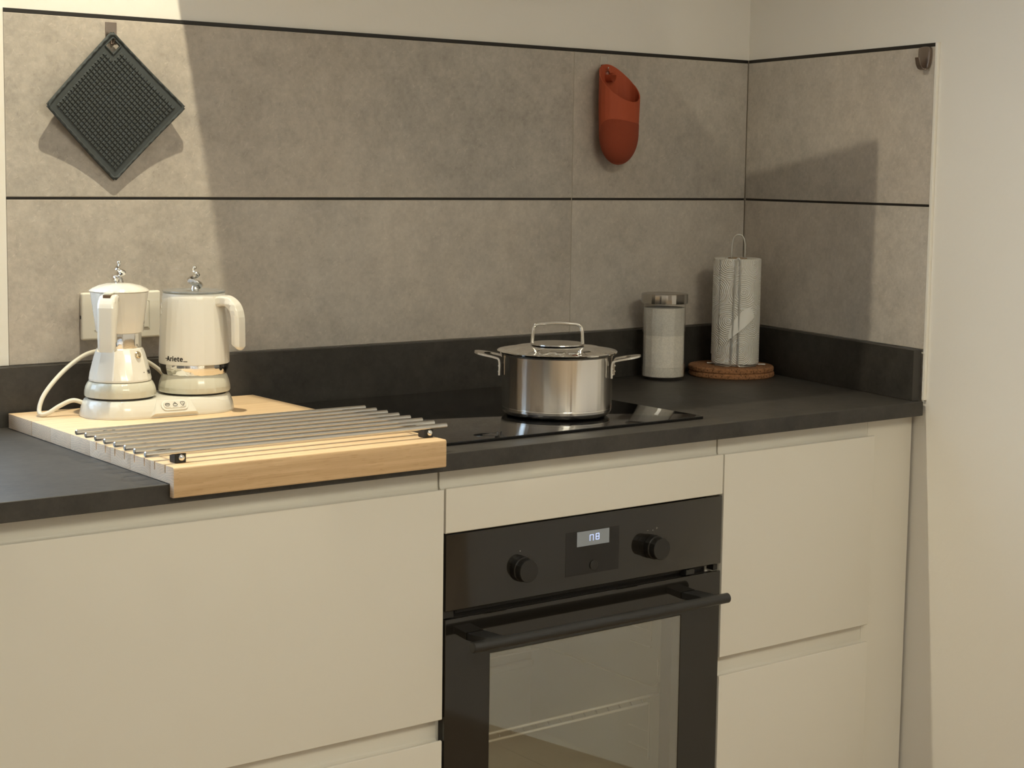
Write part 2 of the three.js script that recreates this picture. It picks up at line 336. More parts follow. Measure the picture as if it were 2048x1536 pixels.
{
  const t = thing('ceiling_fill_lamp', 'large square ceiling lamp, unseen, added as warm fill light for the room', 'lamp', [ROOM_FILL.x, CEIL, ROOM_FILL.z]);
  const w = ROOM_FILL.w / 2, d = ROOM_FILL.d / 2;
  part('frame', [bx(-w - 0.03, w + 0.03, -0.06, -0.001, -d - 0.03, -d, 0.003), bx(-w - 0.03, w + 0.03, -0.06, -0.001, d, d + 0.03, 0.003), bx(-w - 0.03, -w, -0.06, -0.001, -d, d, 0.003), bx(w, w + 0.03, -0.06, -0.001, -d, d, 0.003)], M.pvc, t);
  part('diffuser', bx(-w, w, -0.05, -0.04, -d, d, 0), std([0.9, 0.88, 0.82], 0.6, { emissive: lin(...ROOM_FILL.color), emissiveIntensity: 1.2 }), t);
  const L = new THREE.RectAreaLight(lin(...ROOM_FILL.color), ROOM_FILL.power, ROOM_FILL.w, ROOM_FILL.d);
  L.name = 'fill_glow'; L.position.set(0, -0.058, 0); L.rotation.x = -Math.PI / 2; t.add(L);
}

// ------------------------------------------------------------------ worktop, upstands, hob
const DC = 0.6241, TC = 0.0276, DF = 0.6102, UP = 0.0990, UT = 0.018;
{
  const t = thing('worktop', 'dark grey stone-look worktop running along the whole wall', 'worktop', [0, Y0, 0]);
  const s = new THREE.Shape([[-3.35, 0.0005], [-0.0012, 0.0005], [K * DC - 0.0012, DC], [-3.35, DC]].map(([x, z]) => new THREE.Vector2(x, -z)));
  const b = 0.0008, g = new THREE.ExtrudeGeometry(s, { depth: TC - 2 * b, bevelEnabled: true, bevelThickness: b, bevelSize: b, bevelOffset: -b, bevelSegments: 1 });
  g.translate(0, 0, b - TC).rotateX(-Math.PI / 2);
  part('slab', uvBox(toCreasedNormals(g, 0.5)), M.worktop, t);
}
{
  const t = thing('upstand', 'long dark upstand under the tiles of the back wall', 'upstand', [0, Y0, 0]);
  const s = new THREE.Shape([[-3.35, 0.0003], [-0.0005, 0.0003], [-UT * 0.0 - 0.0195 + K * UT, UT], [-3.35, UT]].map(([x, z]) => new THREE.Vector2(x, -z)));
  const g = new THREE.ExtrudeGeometry(s, { depth: UP - 0.0006, bevelEnabled: false }).translate(0, 0, 0.0004).rotateX(-Math.PI / 2);
  part('board', uvBox(g, 1, 0.2, 0.5), M.worktop, t);
  const r = thing('upstand', 'short dark upstand along the right wall beside the paper towels', 'upstand', [0, Y0, 0]);
  r.rotation.y = Math.atan2(-1, K);
  part('board', bx(UT + 0.0022, 0.6120 * KH, 0.0004, UP, 0.0006, UT + 0.0006, 0.0006), M.worktop, r);
  part('end_cap', bx(0.6120 * KH, 0.6120 * KH + 0.0012, 0.0004, UP + 0.0003, 0.0003, UT + 0.0010, 0.0004), std([0.045, 0.041, 0.037], 0.5), r);
}
{
  const x0 = -1.246, x1 = -0.6561, z0 = 0.046, z1 = 0.5665;
  const t = thing('induction_hob', 'black glass induction hob set on the worktop under the steel pot', 'hob', [(x0 + x1) / 2, Y0, (z0 + z1) / 2]);
  const w = (x1 - x0) / 2, d = (z1 - z0) / 2, s = new THREE.Shape(), r = 0.004;
  s.moveTo(-w + r, -d); s.lineTo(w - r, -d); s.quadraticCurveTo(w, -d, w, -d + r); s.lineTo(w, d - r); s.quadraticCurveTo(w, d, w - r, d); s.lineTo(-w + r, d); s.quadraticCurveTo(-w, d, -w, d - r); s.lineTo(-w, -d + r); s.quadraticCurveTo(-w, -d, -w + r, -d);
  const g = new THREE.ExtrudeGeometry(s, { depth: 0.003, bevelEnabled: true, bevelThickness: 0.0012, bevelSize: 0.0012, bevelOffset: -0.0012, bevelSegments: 3 }).translate(0, 0, 0.0012).rotateX(-Math.PI / 2);
  part('glass_top', uvBox(toCreasedNormals(g, 0.4)), M.hobGlass, t);
}

// ------------------------------------------------------------------ base cabinets
const ZB = 0.5918; // face of the recessed grip behind each front
function frontGeo(x0, x1, yTopRecess, yTop, yBot) { // a handleless front: its top edge is scooped back into a grip
  const p = [[ZB - 0.004, yBot], [DF - 0.0012, yBot], [DF, yBot + 0.0012], ...arc(DF - 0.0022, yTop - 0.0022, 0.0022, 0, 90, 4)];
  if (yTopRecess > yTop) { p.push([DF - 0.0045, yTop - 0.0003], ...arc(ZB + 0.008, yTop + 0.003, 0.008, -80, -180, 6), [ZB, yTopRecess], [ZB - 0.004, yTopRecess]); } else p.push([ZB - 0.004, yTop]);
  return extrudeX(p, x0, x1, 0.0007, 0.5);
}
function cabinet(name, label, x0, x1, fronts, open) {
  const t = thing(name, label, 'cabinet', [0, Y0, 0]);
  const y0 = -0.828, y1 = -TC - 0.0008, g = 0.018;
  const pieces = [bx(x0, x0 + g, y0, y1, 0.03, ZB - 0.0045, 0.0005), bx(x1 - g, x1, y0, y1, 0.03, ZB - 0.0045, 0.0005), bx(x0 + g, x1 - g, y0, y0 + g, 0.03, ZB - 0.0045, 0.0005), bx(x0 + g, x1 - g, y0, y1, 0.012, 0.03, 0.0005)];
  if (!open) pieces.push(bx(x0 + g, x1 - g, y1 - g, y1, 0.03, ZB - 0.0045, 0.0005));
  part('carcass', pieces, M.carcass, t);
  for (const [nm, a, b, c] of fronts) part(nm, frontGeo(x0 + 0.0014, x1 - 0.0014, a, b, c), M.front, t);
  return t;
}
const YR = -TC - 0.0015;
cabinet('base_cabinet', 'wide white handleless drawer cabinet under the wooden board', -2.0475, -1.2475, [['drawer_front', YR, -0.0590, -0.4255], ['drawer_front', -0.4285, -0.4590, -0.828]]);
cabinet('base_cabinet', 'white handleless cabinet left of the wide drawer cabinet', -2.6485, -2.0485, [['door', YR, -0.0590, -0.828]]);
cabinet('oven_cabinet', 'white cabinet housing the black oven', -1.2465, -0.6468, [['front_strip', YR, -0.0580, -0.1292], ['front_strip', -0.7300, -0.7300, -0.828]], true);
cabinet('base_cabinet', 'narrow white two drawer cabinet between the oven and the right wall', -0.6462, -0.2465, [['drawer_front', YR, -0.0585, -0.4262], ['drawer_front', -0.4292, -0.4600, -0.828]]);
{
  const t = thing('filler_panel', 'narrow white filler panel between the last cabinet and the right wall', 'panel', [0, Y0, 0]);
  const xa = -0.2477, z1 = ZB, xb = K * z1 - 0.0005;
  const s = new THREE.Shape([[xa, 0.57], [xb + 0.0046, 0.57], [xb + 0.0008, z1], [xa, z1]].map(([x, z]) => new THREE.Vector2(x, -z)));
  part('panel', uvBox(new THREE.ExtrudeGeometry(s, { depth: 0.828 - TC - 0.0012, bevelEnabled: false }).translate(0, 0, -0.828).rotateX(-Math.PI / 2)), M.front, t);
  const q = thing('plinth', 'white plinth board at the foot of the cabinets', 'plinth', [0, 0.001, 0]);
  part('board', bx(-2.65, -0.16, 0, 0.0785, 0.535, 0.551, 0.001), M.front, q);
}

// ------------------------------------------------------------------ oven
{
  const t = thing('built_in_oven', 'black built-in oven with a long bar handle and a glass window', 'oven', [0, Y0, 0]);
  const x0 = -1.2442, x1 = -0.6486;
  // body with an open cavity
  const cx0 = -1.196, cx1 = -0.703, cy0 = -0.670, cy1 = -0.318, cz0 = 0.14, zf = 0.574;
  part('body', [bx(x0 + 0.012, x1 - 0.012, -0.727, cy0 - 0.006, 0.05, zf, 0.001), bx(x0 + 0.012, x1 - 0.012, cy1 + 0.006, -0.134, 0.05, 0.585, 0.001), bx(x0 + 0.012, cx0 - 0.006, cy0 - 0.006, cy1 + 0.006, 0.05, zf, 0.001), bx(cx1 + 0.006, x1 - 0.012, cy0 - 0.006, cy1 + 0.006, 0.05, zf, 0.001), bx(cx0 - 0.006, cx1 + 0.006, cy0 - 0.006, cy1 + 0.006, 0.05, cz0 - 0.006, 0.001)], M.black, t);
  const cav = part('cavity', [bx(cx0 - 0.005, cx0, cy0 - 0.005, cy1 + 0.005, cz0, zf, 0), bx(cx1, cx1 + 0.005, cy0 - 0.005, cy1 + 0.005, cz0, zf, 0), bx(cx0, cx1, cy0 - 0.005, cy0, cz0, zf, 0), bx(cx0, cx1, cy1, cy1 + 0.005, cz0, zf, 0), bx(cx0 - 0.005, cx1 + 0.005, cy0 - 0.005, cy1 + 0.005, cz0 - 0.005, cz0, 0), bx(cx0, cx1, -0.545, -0.530, cz0, cz0 + 0.012, 0.005)], M.enamel, t);
  const bulb = part('oven_bulb', lathe([[0, 0], [0.016, 0], [0.018, 0.006], [0.014, 0.014], [0, 0.017]], 24).rotateX(Math.PI).translate(-0.88, cy1 - 0.0005, 0.30), std([1, 0.95, 0.8], 0.4, { transparent: false }), cav);
  // rack and side rails
  const ry = -0.492, wr = 0.0026;
  const rack = [cylX(cx0 + 0.012, cx1 - 0.028, ry, 0.548, wr * 1.1), cylX(cx0 + 0.012, cx1 - 0.055, ry - 0.013, 0.548, wr * 0.95), cylX(cx0 + 0.012, cx1 - 0.028, ry, 0.20, wr)];
  const mShadedWire = std([0.16, 0.155, 0.14], 0.6, { metalness: 0.3 });  // low light inside the oven, put into the cross wires as darker metal
  for (let i = 0; i < 16; i++) { const x = cx0 + 0.03 + i * 0.0265; part('rack_wire', poly([[x, ry - 0.011, 0.547], [x, ry - 0.003, 0.540]], 0.0012, 6), mShadedWire, t); }
  for (const x of [cx0 + 0.012, cx1 - 0.012]) { const s = x < -1 ? 1 : -1; rack.push(poly([[x + s * 0.022, ry, 0.548], [x + s * 0.012, ry + 0.012, 0.54], [x, ry + 0.012, 0.53], [x, ry, 0.515], [x, ry, 0.2]], wr * 0.9, 8)); }
  part('rack', rack, M.ovenWire, t);
  for (const x of [cx0 + 0.007, cx1 - 0.007]) {
    const rails = [poly([[x, cy1 - 0.012, 0.50], [x, -0.410, 0.50]], 0.0016, 6), poly([[x, -0.525, 0.50], [x, -0.632, 0.50]], 0.0016, 6), poly([[x, -0.44, 0.52], [x, -0.47, 0.52]], 0.0016, 6)];
    for (const y of [-0.392, -0.422, -0.580, -0.614]) rails.push(poly([[x, y, 0.50], [x, y, 0.445]], 0.0016, 6));
    for (const g of rails) part('side_rail', g, M.ovenWire, t);
  }
  // control panel
  const cp = part('control_panel', extrudeX([[0.588, -0.2535], [DF - 0.001, -0.2535], [DF, -0.2525], [DF, -0.1325], [DF - 0.001, -0.1315], [0.588, -0.1315]], x0, x1, 0.0006), M.blackGlass, t);
  part('touch_area', bx(-1.0042, -0.8885, -0.2310, -0.1572, DF - 0.001, DF + 0.0003, 0.0002, 1), M.touchGlass, cp);
  const scr = part('display', bx(-0.9805, -0.9105, -0.1832, -0.1582, DF - 0.001, DF + 0.0006, 0.0002, 1), std([0.16, 0.165, 0.16], 0.3, { emissive: lin(0.075, 0.082, 0.085), emissiveIntensity: 1 }), cp);
  const sm = std([0.6, 0.7, 1], 0.5, { emissive: lin(0.42, 0.55, 1.0), emissiveIntensity: 1.0 });
  const seg = (cx, cy, w, h, on) => { const q = 0.0011, z = [DF + 0.0005, DF + 0.0009], G = []; const H = (y) => G.push(bx(cx - w / 2, cx + w / 2, y - q / 2, y + q / 2, ...z, 0)), L = (x, ya, yb) => G.push(bx(x - q / 2, x + q / 2, ya, yb, ...z, 0)); if (on[0]) H(cy + h / 2); if (on[1]) H(cy); if (on[2]) H(cy - h / 2); if (on[3]) { L(cx - w / 2, cy - h / 2, cy + h / 2); L(cx + w / 2, cy - h / 2, cy + h / 2); } return G; };
  part('digit', seg(-0.9492, -0.1706, 0.0072, 0.0098, [1, 0, 0, 1]), sm, scr); part('digit', seg(-0.9365, -0.1697, 0.0066, 0.0098, [1, 1, 1, 1]), sm, scr);
  part('button', lathe([[0, 0], [0.0080, 0], [0.0080, 0.0016], [0.0074, 0.0022], [0.0040, 0.0017], [0, 0.0016]], 36).rotateX(Math.PI / 2).translate(-0.9440, -0.2175, DF + 0.0002), M.knob, cp);
  for (const kx of [-1.0985, -0.8122]) {
    const k = part('knob', lathe([[0, 0], [0.0205, 0], [0.0208, 0.0012], [0.0202, 0.0105], [0.0192, 0.0114], [0.0188, 0.0120], [0.0190, 0.0156], [0.0186, 0.0235], [0.0178, 0.0246], [0, 0.0246]], 64).rotateX(Math.PI / 2).translate(kx, -0.2030, DF + 0.0002), M.knob, t);
    part('mark', bx(kx - 0.0006, kx + 0.0006, -0.1750, -0.1738, DF, DF + 0.0003, 0), std([0.5, 0.48, 0.45], 0.5), k);
  }
  { const sm2 = std([0.30, 0.28, 0.25], 0.5), z0 = DF - 0.0002, z1 = DF + 0.0002, px = -0.8030, py = -0.1717; const s2 = new THREE.Shape([[-2, -0.3], [-0.3, -0.3], [-0.3, -2], [0.3, -2], [0.3, -0.3], [2, -0.3], [2, 0.3], [0.3, 0.3], [0.3, 2], [-0.3, 2], [-0.3, 0.3], [-2, 0.3]].map(([a, b]) => new THREE.Vector2(a * 0.001, b * 0.001)));
    part('symbol', uvBox(new THREE.ExtrudeGeometry(s2, { depth: z1 - z0, bevelEnabled: false }).translate(px, py, z0)), sm2, cp, 'small plus sign'); part('symbol', bx(-0.8255, -0.8220, -0.1742, -0.1736, z0, z1, 0), sm2, cp, 'small minus sign'); }
  // vent gap between panel and door
  part('vent_bar', [bx(x0 + 0.03, x1 - 0.03, -0.2645, -0.2560, 0.586, 0.592, 0.001), bx(x0 + 0.03, x1 - 0.03, -0.2590, -0.2572, 0.592, 0.598, 0.0005)], M.black, t);
  part('latch', [bx(-0.7275, -0.7075, -0.2660, -0.2560, 0.590, 0.6065, 0.0015), bx(-0.7225, -0.7135, -0.2570, -0.2552, 0.600, 0.6080, 0.0006)], M.handleBlack, t);
  for (const [a, b] of [[x0, x0 + 0.020], [x1 - 0.012, x1 - 0.002]]) part('corner_block', bx(a, b, -0.2660, -0.2525, 0.585, 0.6045, 0.001), M.knob, t);
  // door: black printed glass with a clear window
  const wx0 = -1.1563, wx1 = -0.7418, wy1 = -0.3335, wy0 = -0.6600, yd1 = -0.2668, yd0 = -0.7262;
  const ds = new THREE.Shape([[x0, yd0], [x1, yd0], [x1, yd1], [x0, yd1]].map((p) => new THREE.Vector2(...p)));
  ds.holes.push(new THREE.Path([[wx0, wy0], [wx0, wy1], [wx1, wy1], [wx1, wy0]].map((p) => new THREE.Vector2(...p))));
  const dg = new THREE.ExtrudeGeometry(ds, { depth: 0.0040, bevelEnabled: true, bevelThickness: 0.0008, bevelSize: 0.0008, bevelOffset: -0.0008, bevelSegments: 1 }).translate(0, 0, DF - 0.0048);
  const door = part('door', uvBox(toCreasedNormals(dg, 0.4)), M.blackGlass, t);
  part('window_pane', bx(wx0 + 0.0006, wx1 - 0.0006, wy0 + 0.0006, wy1 - 0.0006, DF - 0.0012, DF - 0.0008, 0), M.windowGlass, door);
  const ins = new THREE.Shape([[x0 + 0.004, yd0 + 0.004], [x1 - 0.004, yd0 + 0.004], [x1 - 0.004, yd1 - 0.004], [x0 + 0.004, yd1 - 0.004]].map((p) => new THREE.Vector2(...p)));
  ins.holes.push(new THREE.Path([[wx0 - 0.004, wy0 + 0.01], [wx0 - 0.004, wy1 + 0.008], [-0.7560, wy1 + 0.008], [-0.7560, wy0 + 0.01]].map((p) => new THREE.Vector2(...p))));
  part('inner_frame', uvBox(new THREE.ExtrudeGeometry(ins, { depth: 0.028, bevelEnabled: false }).translate(0, 0, 0.5765)), std([0.035, 0.031, 0.027], 0.5), door);
  // bar handle on two brackets
  const hz = DF + 0.0530, hy = -0.3000, hr = 0.0088;
  const hd = part('handle', lathe([[0, 0], [hr - 0.0016, 0], [hr, 0.0016], [hr, 0.5505 - 0.0016], [hr - 0.0016, 0.5505], [0, 0.5505]], 32).rotateZ(-Math.PI / 2).translate(-1.2310, hy, hz), M.handleBlack, door);
  for (const hx of [-1.1860, -0.7250]) {
    const s = new THREE.Shape([[-0.017, 0], [0.017, 0], [0.024, 0.046], [-0.010, 0.046]].map((p) => new THREE.Vector2(...p)));
    part('bracket', uvBox(new THREE.ExtrudeGeometry(s, { depth: 0.010, bevelEnabled: true, bevelSize: 0.001, bevelThickness: 0.001, bevelOffset: -0.001, bevelSegments: 2 }).translate(0, 0, -0.005).rotateX(Math.PI / 2).translate(hx, hy + 0.001, DF + 0.0012)), M.handleBlack, hd);
  }
}

// ------------------------------------------------------------------ steel pot on the hob
{
  const t = thing('stockpot', 'stainless steel pot with two side handles and glass lid on the hob', 'pot', [-0.8685, Y0 + 0.0057, 0.412], 0);
  const R = 0.0975, wall = 0.0012, H = 0.1085;
  part('body', lathe([[0, 0.0006], [0.080, 0.0006], [0.0845, 0.0012], ...arc(R - 0.0135, 0.0148, 0.0135, -78, -2, 9), [R - 0.0003, 0.0160], [R - 0.0005, 0.0164], [R, 0.0168], [R, 0.03], [R, H - 0.006], [R + 0.001, H - 0.002], [R + 0.0035, H], [R + 0.003, H + 0.0008], [R - wall, H - 0.001], [R - wall, 0.02], [R - 0.012, 0.008], [0, 0.0075]], 128), M.brushed, t);
  const lid = new THREE.Group(); lid.name = 'lid'; t.add(lid);
  const y = H + 0.0022;
  part('glass', lathe([[0, y + 0.0130], [0.045, y + 0.0128], [0.075, y + 0.0098], [0.092, y + 0.0054], [0.099, y + 0.0042], [0.1052, y + 0.0040], [0.1062, y + 0.0028], [0.1055, y + 0.0008], [0.099, y + 0.0004], [0.092, y + 0.0016], [0.075, y + 0.0060], [0.045, y + 0.0090], [0, y + 0.0092]], 128, 0.9), M.lidGlass, lid);
  const yd = y + 0.0136;
  part('mount_disc', lathe([[0, yd], [0.046, yd - 0.0004], [0.0475, yd + 0.0006], [0.0480, yd + 0.0022], [0.0470, yd + 0.0030], [0.040, yd + 0.0032], [0, yd + 0.0034]], 96, 0.5), M.steel, lid);
  const grip = poly([[-0.0445, yd + 0.001, 0], [-0.0425, yd + 0.0360, 0], [0, yd + 0.0385, 0], [0.0425, yd + 0.0360, 0], [0.0445, yd + 0.001, 0]], 0.0031, 12, 0.012);
  const turn = -39 * Math.PI / 180;
  part('lid_handle', grip.rotateY(turn), M.rod, lid);
  // side handles: flat steel loops bent up and out
  for (const s of [1, -1]) {
    const G = new THREE.Group(); G.name = 'side_handle'; t.add(G); G.rotation.y = turn - 0.10 + (s < 0 ? Math.PI : 0);
    const prof = [[0.0990, 0.0700], [0.0990, 0.0920], [0.1010, 0.0985], [0.1080, 0.1010], [0.1480, 0.1085]]; // radius, height along the strap
    const path = new THREE.CatmullRomCurve3(prof.map(([r, h]) => V(r, h, 0)), false, 'centripetal');
    const L = path.getLength(), n = 36, pos = [];
    const hw = 0.0300, th = 0.0016; // half width of the loop, half thickness
    const strip = (inner, outer) => { // a band between two outlines in (along, across) space, given thickness
      const P = []; for (let i = 0; i < inner.length; i++) P.push([inner[i], outer[i]]);
      const at = (a, b, k) => { const u = Math.min(Math.max(a / L, 0), 1), p = path.getPointAt(u), tn = path.getTangentAt(u), nn = V(-tn.y, tn.x, 0); return [p.x + nn.x * k, p.y + nn.y * k, b]; };
      const rings = P.map(([i, o]) => [at(i[0], i[1], -th), at(i[0], i[1], th), at(o[0], o[1], th), at(o[0], o[1], -th)]);
      return toCreasedNormals(loft(rings), 0.7);
    };
    const inner = [], outer = [], sw = 0.0062, a1 = L - 0.030;
    for (let i = 0; i <= n; i++) { const a = a1 * i / n; inner.push([a, hw - sw - 0.006 * a / a1 * 0.4]); outer.push([a, hw - 0.006 * a / a1 * 0.4]); }
    const ew = hw - 0.0024, iw = ew - sw;
    for (let i = 1; i <= 24; i++) { const q = Math.PI * i / 24; inner.push([a1 + 0.012 * Math.sin(q), iw * Math.cos(q)]); outer.push([a1 + 0.0295 * Math.pow(Math.sin(q), 0.8), ew * Math.cos(q)]); }
    for (let i = n - 1; i >= 0; i--) { const a = a1 * i / n; inner.push([a, -(hw - sw - 0.006 * a / a1 * 0.4)]); outer.push([a, -(hw - 0.006 * a / a1 * 0.4)]); }
    const g = strip(inner, outer); part('strap', uvBox(g), M.steel, G);
    for (const z of [-(hw - 0.003), hw - 0.003]) for (const yy of [0.076, 0.086]) part('rivet', uvBox(new THREE.SphereGeometry(0.0022, 12, 8).scale(0.6, 1, 1).translate(0.1006, yy, z)), M.chrome, G);
    part('mount_plate', grid(10, 2, (u, v) => { const a = (u - 0.5) * 0.66; return [0.0978 * Math.cos(a), 0.070 + v * 0.022, -0.0978 * Math.sin(a)]; }), M.steel, G);
  }
}

// ------------------------------------------------------------------ jar, cork trivets, paper towels
{
  const t = thing('storage_jar', 'tall glass jar of white salt with a steel lid on the worktop', 'jar', [-0.3155, Y0 + 0.0006, 0.0860]);
  part('glass', lathe([[0, 0], [0.043, 0], [0.0455, 0.0012], [0.0464, 0.004], [0.0464, 0.026], [0.0458, 0.028], [0.0455, 0.155], [0.0440, 0.160], [0.0430, 0.160], [0.0437, 0.153], [0.0437, 0.030], [0.0443, 0.006], [0, 0.005]], 96), M.jarGlass, t);
  part('contents', lathe([[0, 0.0056], [0.0425, 0.0056], [0.0438, 0.0070], [0.0438, 0.0262], [0, 0.0262]], 72), M.saltCoarse, t, 'coarse white grains at the bottom');
  part('contents', lathe([[0, 0.0264], [0.0430, 0.0264], [0.0430, 0.0930], [0, 0.0930]], 72), M.salt, t, 'fine white powder in the middle');
  part('contents', lathe([[0, 0.0932], [0.0430, 0.0932], [0.0430, 0.1510], [0.030, 0.1525], [0, 0.151]], 72), M.saltUpper, t, 'greyer powder near the top');
  part('lid', lathe([[0, 0.1600], [0.0478, 0.1600], [0.0490, 0.1608], [0.0492, 0.1620], [0.0492, 0.1790], [0.0484, 0.1802], [0.0470, 0.1808], [0.0450, 0.1802], [0, 0.1800]], 96, 0.4), std([0.50, 0.48, 0.45], 0.18, { metalness: 1 }), t);
}
const CX = -0.1437, CZ = 0.1170;
{
  const prof = (h) => [[0, 0], [0.0895, 0], [0.0910, 0.0012], [0.0920, 0.003], [0.0920, h - 0.003], [0.0910, h - 0.0012], [0.0895, h], [0, h]];
  const lo = thing('cork_trivet', 'lower round cork trivet lying on the worktop in the corner', 'trivet', [CX, Y0 + 0.0003, CZ], 0);
  part('disc', lathe(prof(0.0112), 96), M.cork, lo);
  const up = lo.clone(); up.name = numbered('cork_trivet'); up.position.set(CX - 0.0012, Y0 + 0.0117, CZ - 0.0008); up.rotation.y = 1.1; up.userData = { label: 'upper round cork trivet directly under the paper towel holder', category: 'trivet' }; scene.add(up);
}
const RX = -0.1385, RZ = 0.1215, RY = Y0 + 0.0231;
{
  const h = thing('paper_towel_holder', 'steel wire paper towel holder standing on the cork trivets', 'holder', [RX, RY, RZ], -44.9 * Math.PI / 180);
  const w = 0.0017;
  const ring = []; for (let i = 0; i < 32; i++) { const a = i / 32 * 2 * Math.PI; ring.push([0.045 * Math.sin(a), w, 0.045 * Math.cos(a)]); }
  part('base_ring', tube(ring, w, 96, 8, true), M.wire, h);
  part('foot', [cylX(-0.0600, 0.0660, w * 1.0, -0.004, w * 1.15, 0.0006, 12), poly([[0, w, -0.045], [0, w, 0.045]], w, 8)], M.wire, h);
  const rf = 0.0545;
  part('clip', poly([[-0.0420, w, 0.0345], [-0.0300, w, rf - 0.008], [-0.0190, w, rf], [-0.0090, w, rf], [-0.0062, 0.1, rf + 0.0006], [-0.0032, 0.2280, rf + 0.001], [0.0015, 0.2345, rf + 0.001], [0.0062, 0.2280, rf + 0.001], [0.0060, 0.1, rf + 0.0006], [0.0058, w, rf], [0.0210, w, rf], [0.0330, w, rf - 0.010], [0.0440, w, 0.0325]], w, 10, 0.005), M.wire, h);
  part('pole', poly([[-0.0125, w, 0], [-0.0125, 0.262, 0], [-0.0095, 0.2745, 0], [-0.0025, 0.2815, 0], [0.0055, 0.2815, 0], [0.0125, 0.2745, 0], [0.0155, 0.262, 0], [0.0155, w, 0]], w * 1.1, 10, 0.006), M.wire, h);
}
{
  const r = thing('paper_towel_roll', 'white embossed paper towel roll on the wire holder', 'paper roll', [RX, RY + 0.0040, RZ], -44.9 * Math.PI / 180);
  const R = 0.0510, H = 0.2270;
  const g = new THREE.LatheGeometry([[0.0205, 0], [R - 0.002, 0], [R - 0.0004, 0.001], [R, 0.003], [R, H - 0.003], [R - 0.0006, H - 0.001], [R - 0.003, H], [0.030, H - 0.0006], [0.0205, H - 0.001], [0.0205, 0]].map((p) => new THREE.Vector2(...p)), 96);
  { const p = g.attributes.position, uv = g.attributes.uv; for (let i = 0; i < p.count; i++) uv.setXY(i, uv.getX(i) * 2 * Math.PI * R / 0.125 > 0 ? Math.round(2 * Math.PI * R / 0.125) * 0.125 * uv.getX(i) : 0, p.getY(i)); }
  part('roll', g, M.paper, r);
  part('core', lathe([[0.0180, 0.0005], [0.0202, 0.0005], [0.0202, H + 0.0005], [0.0180, H + 0.0005], [0.0180, 0.0005]], 48), M.core, r);
  // loose outer sheet with its torn corner folded over: lower edge runs up from left to right
  const th = (s) => Math.asin(Math.max(-0.99, Math.min(0.99, s / (R + 0.0007))));
  const sheet = (n, mapEdge, lift) => toCreasedNormals(grid(40, 26, (u, v) => mapEdge(u, v, lift)), 1);
  const at = (a, y, k) => [(R + k) * Math.sin(a), y, (R + k) * Math.cos(a)];
  const outer = grid(48, 24, (u, v) => { const a = -1.9 + (th(0.0345) + 1.9) * u, yb = 0.020 + Math.max(0, (a + 1.0)) * 0.047, y = yb + (H - 0.003 - yb) * v; return at(a, y, 0.0006 + 0.0030 * Math.pow(1 - v, 4) * Math.min(1, u * 2)); });
  part('loose_sheet', uvBox(outer), M.paper, r);
  const flap = grid(24, 16, (u, v) => { const a0 = -0.30, a1 = th(0.036), a = a0 + (a1 - a0) * u, yb = 0.019 + (a + 1.0) * 0.0475, top = yb + 0.038 * Math.sqrt(Math.max(0, 1 - Math.pow(2 * u - 0.95, 2))) + 0.001; return at(a, yb + (top - yb) * v, 0.0040 + 0.0022 * Math.sin(u * 3.1) * (1 - v)); });
  part('folded_corner', uvBox(flap), M.paperPlain, r, 'smooth folded corner of the last sheet');
}

